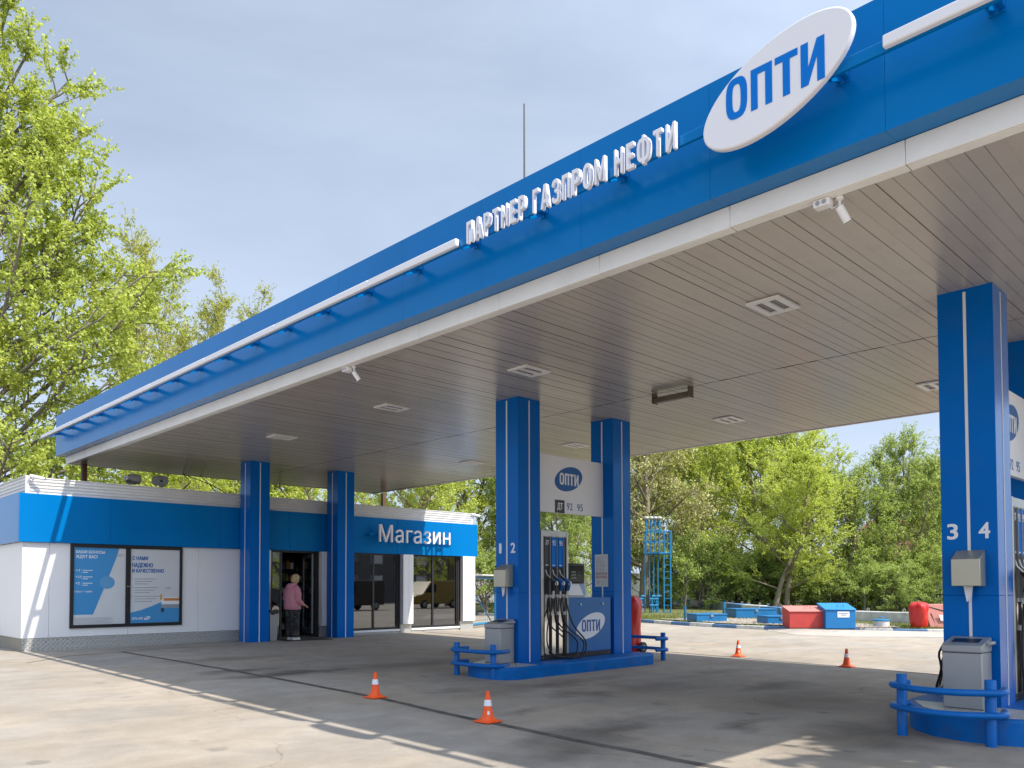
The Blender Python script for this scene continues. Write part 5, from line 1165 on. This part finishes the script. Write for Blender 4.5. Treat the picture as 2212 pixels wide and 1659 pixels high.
# painted concrete blocks lying in a row
bl = resample([(47.5, 33), (42.9, 27.2), (37.25, 20.9), (33.6, 16.6), (31.6, 13.4), (31.2, 10.3), (32.5, 7)], 2.35)
for i, (a, b) in enumerate(zip(bl, bl[1:])):
    A, B = Vector(a), Vector(b); d = (B-A).normalized(); n = Vector((-d.y, d.x))*.2; A = A+d*.03; B = B-d*.03; z = gz(A.y)+.12
    nm = ('white painted' if i % 2 else 'blue painted'); pos = ['behind the vent tower', 'right of the vent tower ladder', 'behind the nearest blue hatch', 'behind the rear blue hatch', 'behind the red sand box', 'behind the bright blue box', 'behind the manhole ring', 'behind the red cover', 'at the far right', 'at the right end'][min(i, 9)]
    t = thing('concrete_block', nm+' concrete block lying in a row '+pos, 'concrete block', (A.x, A.y, z), 'painted concrete blocks in a row')
    q = MB(); c4 = [A-n, B-n, B+n, A+n]; q.hexa([(p.x, p.y, z-.1) for p in c4], [(p.x, p.y, z+.38+rnd.uniform(-.02, .02)) for p in c4]); obj('block', q, KW if i % 2 else KB, t, bevel=.03)
    for f in (.2, .8):
        p = A+(B-A)*f; q = MB(); q.tube([(p.x, p.y, z+.36), (p.x-.03, p.y+.03, z+.47), (p.x, p.y, z+.51), (p.x+.04, p.y-.04, z+.47), (p.x+.02, p.y-.02, z+.36)], .012, 6); obj('lifting_loop', q, CONC, t)
# dark picket fence and pale concrete wall behind the trees
def fence_line(path, name, label, cat, pick, gap, h, m_):
    t = thing(name, label, cat, (path[0][0], path[0][1], gz(path[0][1])+.1)); q = MB(); pp = resample(path, gap)
    for a in pp: z = gz(a[1])+.1; q.tube([(a[0], a[1], z), (a[0], a[1], z+h)], pick, 4)
    obj('pickets', q, m_, t, smooth=False)
    q = MB()
    for zz in (.25, h-.15): q.tube([(a[0], a[1], gz(a[1])+.1+zz) for a in path], .03, 4)
    obj('rail', q, m_, t, smooth=False)
    for a in resample(path, 3.0): q = MB(); z = gz(a[1])+.1; q.box(a[0]-.05, a[0]+.05, a[1]-.05, a[1]+.05, z, z+h+.1); obj('post', q, m_, t, smooth=False)
fence_line([(55, 34), (49.2, 24.7), (46.5, 18), (46, 10), (48, 0)], 'picket_fence', 'dark picket fence running behind the bushes', 'fence', .035, .16, 1.05, mat('fence_dark', (.03, .028, .025), .7))
t = thing('concrete_wall', 'pale concrete panel wall half hidden behind the far trees', 'wall', (56, 20, .1)); q = MB(); wl = resample([(36, 62), (44, 50), (52, 38), (56, 26), (56, 14), (58, 4)], 2.5)
for a, b in zip(wl, wl[1:]):
    d = Vector(b)-Vector(a); d.normalize(); n = Vector((-d.y, d.x))*.06
    a2 = Vector(a)+d*.02; b2 = Vector(b)-d*.02; q.hexa([(p.x, p.y, gz(p.y)) for p in (a2-n, b2-n, b2+n, a2+n)], [(p.x, p.y, gz(p.y)+2.3) for p in (a2-n, b2-n, b2+n, a2+n)])
obj('panel', q, mat('wall_grey_white', (.55, .55, .53), .85, var=.12), t, smooth=False, bevel=.03)
t = thing('distant_house', 'grey house with reddish tiled roof half hidden behind right-hand trees', 'house', (62, 18, .2)); q = MB(); q.box(58, 68, 11, 24, 0, 3.6); obj('wall', q, mat('house_grey', (.42, .42, .44), .8, var=.1), t, smooth=False)
q = MB(); q.add([(57.4, 10.4, 3.6), (68.6, 10.4, 3.6), (68.6, 24.6, 3.6), (57.4, 24.6, 3.6), (63, 10.4, 6.4), (63, 24.6, 6.4)], [(0, 4, 5, 3), (1, 2, 5, 4), (0, 1, 4), (3, 5, 2), (0, 3, 2, 1)]); obj('roof', q, mat('roof_tile_red', (.40, .17, .12), .8, var=.15), t, smooth=False)
# blue framed mesh gate beyond the shop
t = thing('mesh_gate', 'blue framed wire mesh enclosure right of the shop', 'gate', (19.2, 20.6, 0)); g0, g1 = Vector((18.12, 20.2)), Vector((20.45, 21.35)); d = (g1-g0)
def G2(f, z, off=0): return (g0.x+d.x*f-d.y*off, g0.y+d.y*f+d.x*off, z)
q = MB(); q.tube([G2(0, .12), G2(1, .12)], .045, 4); q.tube([G2(0, 1.72), G2(1, 1.72)], .05, 4); q.tube([G2(1, 0), G2(1, 1.78)], .07, 4); q.tube([G2(0, 0), G2(0, 1.78)], .05, 4); q.tube([G2(.2, 1.15), G2(.8, .2)], .03, 4); obj('frame', q, BLUEL, t)
q = MB()
for k in range(14): q.tube([G2(.03+k*.072, .15), G2(.03+k*.072, 1.7)], .005, 4)
for k in range(9): q.tube([G2(.02, .25+k*.17), G2(.98, .25+k*.17)], .005, 4)
obj('wire_mesh', q, DARK, t, smooth=False)
q = MB(); q.hexa([G2(.1, .2, .25), G2(.7, .2, .25), G2(.7, .2, .28), G2(.1, .2, .28)], [G2(.05, 1.6, .25), G2(.8, 1.6, .25), G2(.8, 1.6, .28), G2(.05, 1.6, .28)]); obj('back_panel', q, mat('sheet_grey', (.33, .34, .36), .6, var=.1), t)
q = MB(); q.hexa([G2(-.05, 1.79, -.2), G2(1.05, 1.79, -.2), G2(1.05, 1.83, 1.2), G2(-.05, 1.83, 1.2)], [G2(-.05, 1.82, -.2), G2(1.05, 1.82, -.2), G2(1.05, 1.86, 1.2), G2(-.05, 1.86, 1.2)]); obj('roof_sheet', q, CORR, t)
# ------------------------------------------------------------------ trees
def unit(a): return a/np.linalg.norm(a, axis=-1, keepdims=True)
def leaf_mesh(name, pts, size, m_, par, g, asp=.5, droop=.3):
    n = len(pts); nn_ = unit(g.normal(size=(n, 3))+np.array([.15, -.45, .8])); d = unit(np.cross(nn_, unit(g.normal(size=(n, 3))))+np.array([0, 0, -droop])); s = unit(np.cross(nn_, d))
    L_ = size*g.uniform(.65, 1.3, (n, 1)); W_ = L_*asp*.5
    fold = np.cross(d, s)*L_*.10
    v = np.empty((n, 4, 3)); v[:, 0] = pts; v[:, 1] = pts+d*L_*.45+s*W_+fold; v[:, 2] = pts+d*L_; v[:, 3] = pts+d*L_*.45-s*W_+fold
    me = bpy.data.meshes.new(name); me.vertices.add(4*n); me.vertices.foreach_set('co', v.astype(np.float32).ravel())
    me.loops.add(4*n); me.loops.foreach_set('vertex_index', np.arange(4*n, dtype=np.int32)); me.polygons.add(n)
    me.polygons.foreach_set('loop_start', np.arange(0, 4*n, 4, dtype=np.int32)); me.polygons.foreach_set('loop_total', np.full(n, 4, dtype=np.int32)); me.update(calc_edges=True)
    me.materials.append(m_); o = bpy.data.objects.new(name, me); link(o, par); OFF[o] = OFF[par]; return o
def tube_mesh(name, segs, m_, par):
    """segs: list of (points kx3, radii k, sides)"""
    V = []; F = []; o_ = 0
    for P_, r_, n in segs:
        P_ = np.asarray(P_); k = len(P_); t = unit(np.gradient(P_, axis=0)+1e-9); ref = np.array([.31, .17, .93]) if abs(t[0, 2]) < .8 else np.array([1., .1, .05])
        a = unit(np.cross(t, ref)); b = np.cross(t, a); an = np.arange(n)*2*np.pi/n
        V.append((P_[:, None]+(a[:, None]*np.cos(an)[None, :, None]+b[:, None]*np.sin(an)[None, :, None])*np.asarray(r_)[:, None, None]).reshape(-1, 3))
        i = np.arange(k-1)[:, None]*n; j = np.arange(n)[None]; q = np.stack([i+j, i+(j+1) % n, i+n+(j+1) % n, i+n+j], -1).reshape(-1, 4)+o_
        F.append(q); o_ += k*n
    V = np.concatenate(V); F = np.concatenate(F)
    me = bpy.data.meshes.new(name); me.from_pydata(V.tolist(), [], F.tolist()); me.polygons.foreach_set('use_smooth', [True]*len(F)); me.materials.append(m_)
    o = bpy.data.objects.new(name, me); link(o, par); OFF[o] = OFF[par]; return o
def curve3(p, d, L_, up_, g, k, wob_):
    d = unit(np.array(d, float)); pts = [np.array(p, float)]; st = L_/(k-1)
    for i in range(k-1):
        d = unit(d+np.array([0, 0, up_])/(k-1)+g.normal(size=3)*wob_); pts.append(pts[-1]+d*st)
    return np.array(pts)
def grow(name, label, pos, height, seed, leafm, barkm=None, group=None, trunk_r=.18, lean=(0, 0), f0=.12, n1=26, len1=.42, el=(35, 70), up1=.5, n2=8, len2=.45, n3=5, len3=.8, up3=.1, lpt=8, lsize=.13, asp=.5, shape=None, limbs=None, trunks=1, tw_r=.006):
    g = np.random.default_rng(seed)
    t = thing(name, label, 'tree', (0, 0, 0), group); segs = []; LP = []
    lv1 = []
    for tk in range(trunks):
        off = g.normal(size=2)*(.5 if trunks > 1 else 0); dirv = (lean[0]+(g.normal()*.12 if trunks > 1 else 0), lean[1]+(g.normal()*.12 if trunks > 1 else 0), 1)
        T = curve3((off[0], off[1], -.2), dirv, height*(.93 if tk == 0 else g.uniform(.7, .9)), .1, g, 12, .045); segs.append((T, np.linspace(trunk_r, trunk_r*.12, 12), 8))
        nn = n1//trunks
        for i in range(nn):
            f = f0+(1-f0)*((i+g.uniform(0, .9))/nn)**.9; x = min(f, .999)*(len(T)-1); a = int(x); p = T[a]+(T[min(a+1, 11)]-T[a])*(x-a)
            az = i*2.399+g.uniform(-.4, .4)+tk*1.3; e = R(el[0]+(el[1]-el[0])*f+g.uniform(-10, 10)); sh = shape(f) if shape else math.sin(math.pi*min(1, .18+.8*f))**.7
            lv1.append((p, (math.cos(az)*math.cos(e), math.sin(az)*math.cos(e), math.sin(e)), height*len1*max(.18, sh)*g.uniform(.7, 1.15), trunk_r*.42*(1-.65*f)))
    for lb in (limbs or []):
        p, d, L_, r_ = lb; lv1.append((np.array(p, float), d, L_, r_))
    for p, d, L_, r_ in lv1:
        B = curve3(p, d, L_, up1, g, 8, .07); segs.append((B, np.linspace(r_, r_*.2, 8), 5)); 
        m2 = max(3, int(n2*(.5+L_/(height*len1)*.6)))
        for j in range(m2):
            f = .2+.8*(j+g.random())/m2; x = min(f, .999)*7; a = int(x); q = B[a]+(B[a+1]-B[a])*(x-a); bd = unit(B[a+1]-B[a])
            sd = unit(np.cross(bd, g.normal(size=3))); dd = unit(bd*g.uniform(.5, 1)+sd*g.uniform(.6, 1.1)+np.array([0, 0, .15]))
            l2 = L_*len2*(1.1-.6*f)*g.uniform(.6, 1.2); C = curve3(q, dd, l2, up1*.5, g, 5, .09); segs.append((C, np.linspace(max(.01, r_*.3), .006, 5), 3))
            for k in range(n3):
                f3 = .25+.75*(k+g.random())/n3; x3 = min(f3, .999)*4; a3 = int(x3); q3 = C[a3]+(C[a3+1]-C[a3])*(x3-a3); cd = unit(C[a3+1]-C[a3])
                d3 = unit(cd*.8+unit(np.cross(cd, g.normal(size=3)))*g.uniform(.4, 1.)); l3 = len3*g.uniform(.5, 1.3); D = curve3(q3, d3, l3, up3, g, 3, .1); segs.append((D, [tw_r, tw_r*.8, tw_r*.5], 3))
                s = g.uniform(.1, 1, lpt)*2; a_ = np.minimum(s.astype(int), 1); LP.append(D[a_]+(D[a_+1]-D[a_])*(s-a_)[:, None]+g.normal(size=(lpt, 3))*.035)
            s = g.uniform(.5, 1, lpt)*4; a_ = np.minimum(s.astype(int), 3); LP.append(C[a_]+(C[a_+1]-C[a_])*(s-a_)[:, None]+g.normal(size=(lpt, 3))*.05)
    tube_mesh('trunk', segs, barkm or BARK, t)
    leaf_mesh('crown', np.concatenate(LP), lsize, leafm, t, g, asp)
    t.location = (pos[0], pos[1], gz(pos[1])+pos[2] if len(pos) > 2 else gz(pos[1])+.1)
    return t
FWD = Vector((.696, .718)); RGT = Vector((.718, -.696))
def at(u, depth):      # ground position for a bearing (photo column) and a depth in metres
    r_ = (u-1080)/1742*depth; p = FWD*depth+RGT*r_; return (p.x, p.y)
TG = 'trees behind the petrol station'
def lim(du, z, L_): return None
# big poplar at the left: trunk just outside the frame, limbs reaching to the right
def limb_dir(dx_right, dz, back=0.): v_ = RGT*dx_right+FWD*back; return (v_.x, v_.y, dz)
pp = at(-70, 31)
LB = []
for (h0, r_, z, L_, bk) in ((5.5, .9, .55, 7.4, -.15), (6.5, .85, .8, 9.0, .1), (8.6, .85, .85, 9.0, -.1), (8.2, .9, .75, 8.8, .15), (7, .6, 1.1, 9.5, -.3), (11, .72, .8, 7.2, 0), (14.5, .8, .75, 5.4, -.2), (4.5, .9, .3, 6.8, -.1), (3.6, .95, .22, 6.4, .1), (3.2, .9, .1, 5.8, -.25),
    (15.5, .8, .7, 5.4, .2), (10, .8, .6, 7.2, .3), (5, .95, .55, 7.6, .35), (12, .5, 1, 6.4, -.2), (17, .7, .8, 5.6, 0), (4.2, .85, .05, 5.6, .3), (7.5, .95, .5, 7.4, -.35), (2.8, .95, .12, 6.2, .15), (18.5, .6, .8, 4.6, .1), (13, .85, .45, 5.0, .1), (16.2, .85, .5, 4.8, -.1), (6, .9, .4, 7.4, .5), (3, .7, .3, 6.4, -.5), (19.5, .4, .9, 4.2, -.2)):
    v_ = limb_dir(r_, z, bk); LB.append(((0, 0, h0), v_, L_, .13))
grow('poplar_tree', 'tall bright green poplar filling the left edge behind the shop', pp, 25, 5, LEAF_P, group=TG, trunk_r=.34, f0=.2, n1=22, len1=.22, el=(25, 60), up1=.3, n2=11, len2=.42, n3=8, len3=.95, lpt=23, lsize=.135, asp=.72, limbs=LB)
grow('poplar_tree', 'young spindly yellow-green poplar rising above the canopy left of the mast', at(440, 44), 19.4, 21, LEAF_S, TWIG, TG, trunk_r=.15, f0=.25, n1=40, len1=.22, el=(45, 75), up1=.6, n2=8, len2=.45, n3=5, len3=.8, lpt=14, lsize=.14, asp=.45, shape=lambda f: 1.15-.6*f, trunks=2)
sp = bpy.data.objects[-1] if False else [o for o in COL.objects if o.get('label', '').startswith('young spindly')][0]
dup(sp, (*at(325, 42), .1), 2.1, 'shorter sparse young poplar between the big poplar and the canopy', TG, (.95, .95, .93)); dup(sp, (*at(550, 47), .1), 4.0, 'sparse young poplar whose tip just clears the canopy edge', TG, (1.05, 1.05, 1.06)); dup(sp, (*at(365, 45), .1), 5.2, 'thin young poplar between two taller ones left of the canopy roof', TG, (.9, .9, .95))
elmA = grow('elm_tree', 'bright yellow-green elm, tallest behind the right-hand hatches', at(1640, 47), 12.6, 31, LEAF_E, TWIG, TG, trunk_r=.2, f0=.12, n1=34, len1=.40, el=(8, 62), up1=.5, n2=9, len2=.5, n3=6, len3=.85, up3=.2, lpt=22, lsize=.14, asp=.5, trunks=2)
elmB = grow('elm_tree', 'darker green elm with feathery top beside the column 3 4', at(1950, 46), 10.4, 32, LEAF_D, TWIG, TG, trunk_r=.16, f0=.1, n1=34, len1=.34, el=(10, 70), up1=.7, n2=9, len2=.5, n3=6, len3=.8, up3=.3, lpt=18, lsize=.13, asp=.42, trunks=3)
oldT = grow('willow_tree', 'old tree with bare pale twigs and thin olive leaves behind the vent tower', at(1390, 46), 12.5, 33, LEAF_T, TWIG, TG, trunk_r=.32, f0=.16, n1=30, len1=.40, el=(10, 60), up1=-.15, n2=11, len2=.5, n3=8, len3=1.1, up3=-.35, lpt=8, lsize=.16, asp=.45, tw_r=.012)
bushM = grow('bush', 'low dense green bush under the trees behind the vent tower', at(1500, 44.5), 4.2, 34, LEAF_D, BARK, 'bushes under the trees', trunk_r=.07, f0=.05, n1=30, len1=.5, el=(10, 65), up1=.3, n2=7, len2=.5, n3=5, len3=.6, lpt=14, lsize=.13, trunks=4)
bushM['category'] = 'bush'
E3 = [(elmA, 1510, 50, 0.3, (.95, .95, .92), 'leafy yellow-green elm just right of the vent tower'), (elmA, 1760, 48, 2.2, (.92, .92, .86), 'yellow-green elm with a loose top, right of the tallest one'), (elmB, 1850, 45, 1.1, (.95, .95, .80), 'mid green low elm behind the red sand box and blue box'),
      (elmB, 2080, 47, 2.9, (1.05, 1.05, 1.0), 'dark elm mostly hidden behind the column 3 4'), (oldT, 1290, 50, 1.7, (1, 1, .95), 'thin olive tree seen between the two pump columns'), (elmA, 1000, 46, 4.1, (1.0, 1.0, .93), 'dense green tree between the shop and the column 1 2'),
      (elmA, 870, 40, 5.0, (.9, .9, .80), 'bright leafy tree above the Магазин lettering'), (elmA, 700, 42, .9, (1.0, 1.0, .84), 'leafy tree above the shop roof between the doorway columns'), (elmA, 560, 44, 3.0, (1.0, 1.0, .80), 'leafy tree above the shop roof left of the doorway'), (elmB, 1140, 44, 4.4, (1.1, 1.1, .98), 'green tree showing behind the column 1 2'),
      (elmA, 430, 38, 2.7, (.85, .85, .66), 'low leafy tree above the roof near the loudspeaker'), (elmB, 1210, 39, 5.5, (.9, .9, .72), 'low light tree behind the fuel pump tower'), (elmA, 1590, 60, 1.9, (1.1, 1.1, 1.1), 'far elm glimpsed behind the tallest one'), (elmA, 1700, 43, 4.6, (.8, .8, .66), 'lower feathery elm leaning out over the grass'), (elmB, 1420, 54, .2, (1.2, 1.2, 1.2), 'far dark elm behind the old twiggy tree'), (elmB, 2010, 56, 5.1, (1.1, 1.1, 1.0), 'far elm behind the feathery dark one')]
for src, u, dpt, rz, s, l in E3: dup(src, (*at(u, dpt), gz(at(u, dpt)[1])+.1), rz, l, TG, s)
for u, dpt, s, lb in ((1625, 46, .8, 'low bush at the foot of the tallest elm'), (1695, 45, .8, 'low bush hiding the trunks behind the rear blue hatch'), (1900, 41.5, .6, 'low bush in front of the dark fence behind the manhole ring'), (1580, 46, .7, 'low bush right of the vent tower ladder'), (1735, 45, .6, 'low bush behind the rear blue hatch'), (1870, 43, .62, 'low bush behind the bright blue box'), (1990, 43, .8, 'low bush behind the red cover'), (1440, 47, .9, 'low bush at the foot of the twiggy tree'),
        (1555, 52, 1.0, 'dark bush in the back row near the ladder'), (1690, 52, .9, 'dark bush in the back row behind the hatches'), (1830, 51, .8, 'dark bush in the back row behind the sand box'), (1940, 42.5, .55, 'low bush behind the manhole ring'), (1800, 43.5, .55, 'low bush left of the bright blue box'), (1650, 45, .62, 'low bush behind the nearest blue hatch'), (1170, 40, .8, 'low bush glimpsed behind the fuel pump'), (1060, 38, .8, 'low bush beyond the mesh gate')):
    dup(bushM, (*at(u, dpt), gz(at(u, dpt)[1])+.1), u*.37, lb, 'bushes under the trees', (s*1.2, s*1.2, s))
# trees and a block of flats on the street side (behind the photographer): they shade and reflect
grow('street_tree', 'dense street tree shading the near island from outside the frame', (11.9, -3.3), 11, 77, LEAF_D, group='street trees', trunk_r=.2, f0=.42, n1=34, len1=.31, el=(-5, 60), up1=.2, n2=9, len2=.45, n3=5, len3=.7, lpt=12, lsize=.32, asp=.8)
for k, (x, y, s) in enumerate(((30, -12, .62), (46, -14, .8))):
    dup(elmA, (x, y, gz(y)), k*1.3, ['street tree right of the forecourt', 'far street tree right of the forecourt'][k], 'street trees', (s, s, s))
t = thing('apartment_block', 'dark grey flats across the street, seen only as a window reflection', 'building', (70, -42, 0)); q = MB(); q.box(38, 104, -52, -42, -.5, 15); obj('wall', q, mat('flat_wall', (.17, .165, .17), .85, var=.1), t, smooth=False)
for fl in range(4):
    for k in range(18):
        q = MB(); x = 40+k*3.5; q.box(x, x+1.5, -41.99, -41.93, 1.3+fl*3, 2.8+fl*3); q.box(x-.08, x, -41.99, -41.9, 1.22+fl*3, 2.88+fl*3); q.box(x+1.5, x+1.58, -41.99, -41.9, 1.22+fl*3, 2.88+fl*3); obj('window', q, [GLASS, WHITE][k % 2], t, smooth=False)

def van(x, y, rz, col, label):
    t = thing('delivery_van', label, 'van', (x, y, gz(y)), 'vans parked along the street'); c, s_ = math.cos(rz), math.sin(rz); z0 = gz(y)
    def W(u, v, z): return (x+u*c-v*s_, y+u*s_+v*c, z0+z)
    pr = [(-2.5, .35), (2.45, .35), (2.6, .55), (2.58, .95), (1.75, 1.12), (1.0, 1.95), (.6, 2.1), (-2.4, 2.12), (-2.55, 1.9)]
    q = MB(); q.prism(pr, lambda u, v, d: W(u, d, v), -.95, .95); obj('body', q, mat(label.split()[0]+'_van_paint', col, .3, coat=.4), t, bevel=.06, seg=3)
    for sd in (-1, 1):
        q = MB(); q.prism([(.35, 1.2), (1.55, 1.2), (.98, 1.82), (.35, 1.82)], lambda u, v, d: W(u, d, v), sd*.945, sd*.956); obj('side_window', q, mat('van_glass', (.01, .012, .014), .08), t)
        for wx in (-1.6, 1.65):
            q = MB(); q.tube([W(wx, sd*.80, .34), W(wx, sd*.97, .34)], .34, 22); wl = obj('wheel', q, RUB, t); q = MB(); q.tube([W(wx, sd*.971, .34), W(wx, sd*.985, .34)], .2, 16); obj('hub', q, SILV, wl)
        q = MB(); q.tube([W(2.56, sd*.7, .8), W(2.62, sd*.7, .8)], .11, 12); obj('headlight', q, WHITEL, t)
van(31.5, -7.5, R(170), (.035, .033, .032), 'black van parked across the street, seen reflected in the left shop window')
van(39.5, -8.5, R(172), (.30, .19, .015), 'yellow van parked across the street, seen reflected in the right shop window')
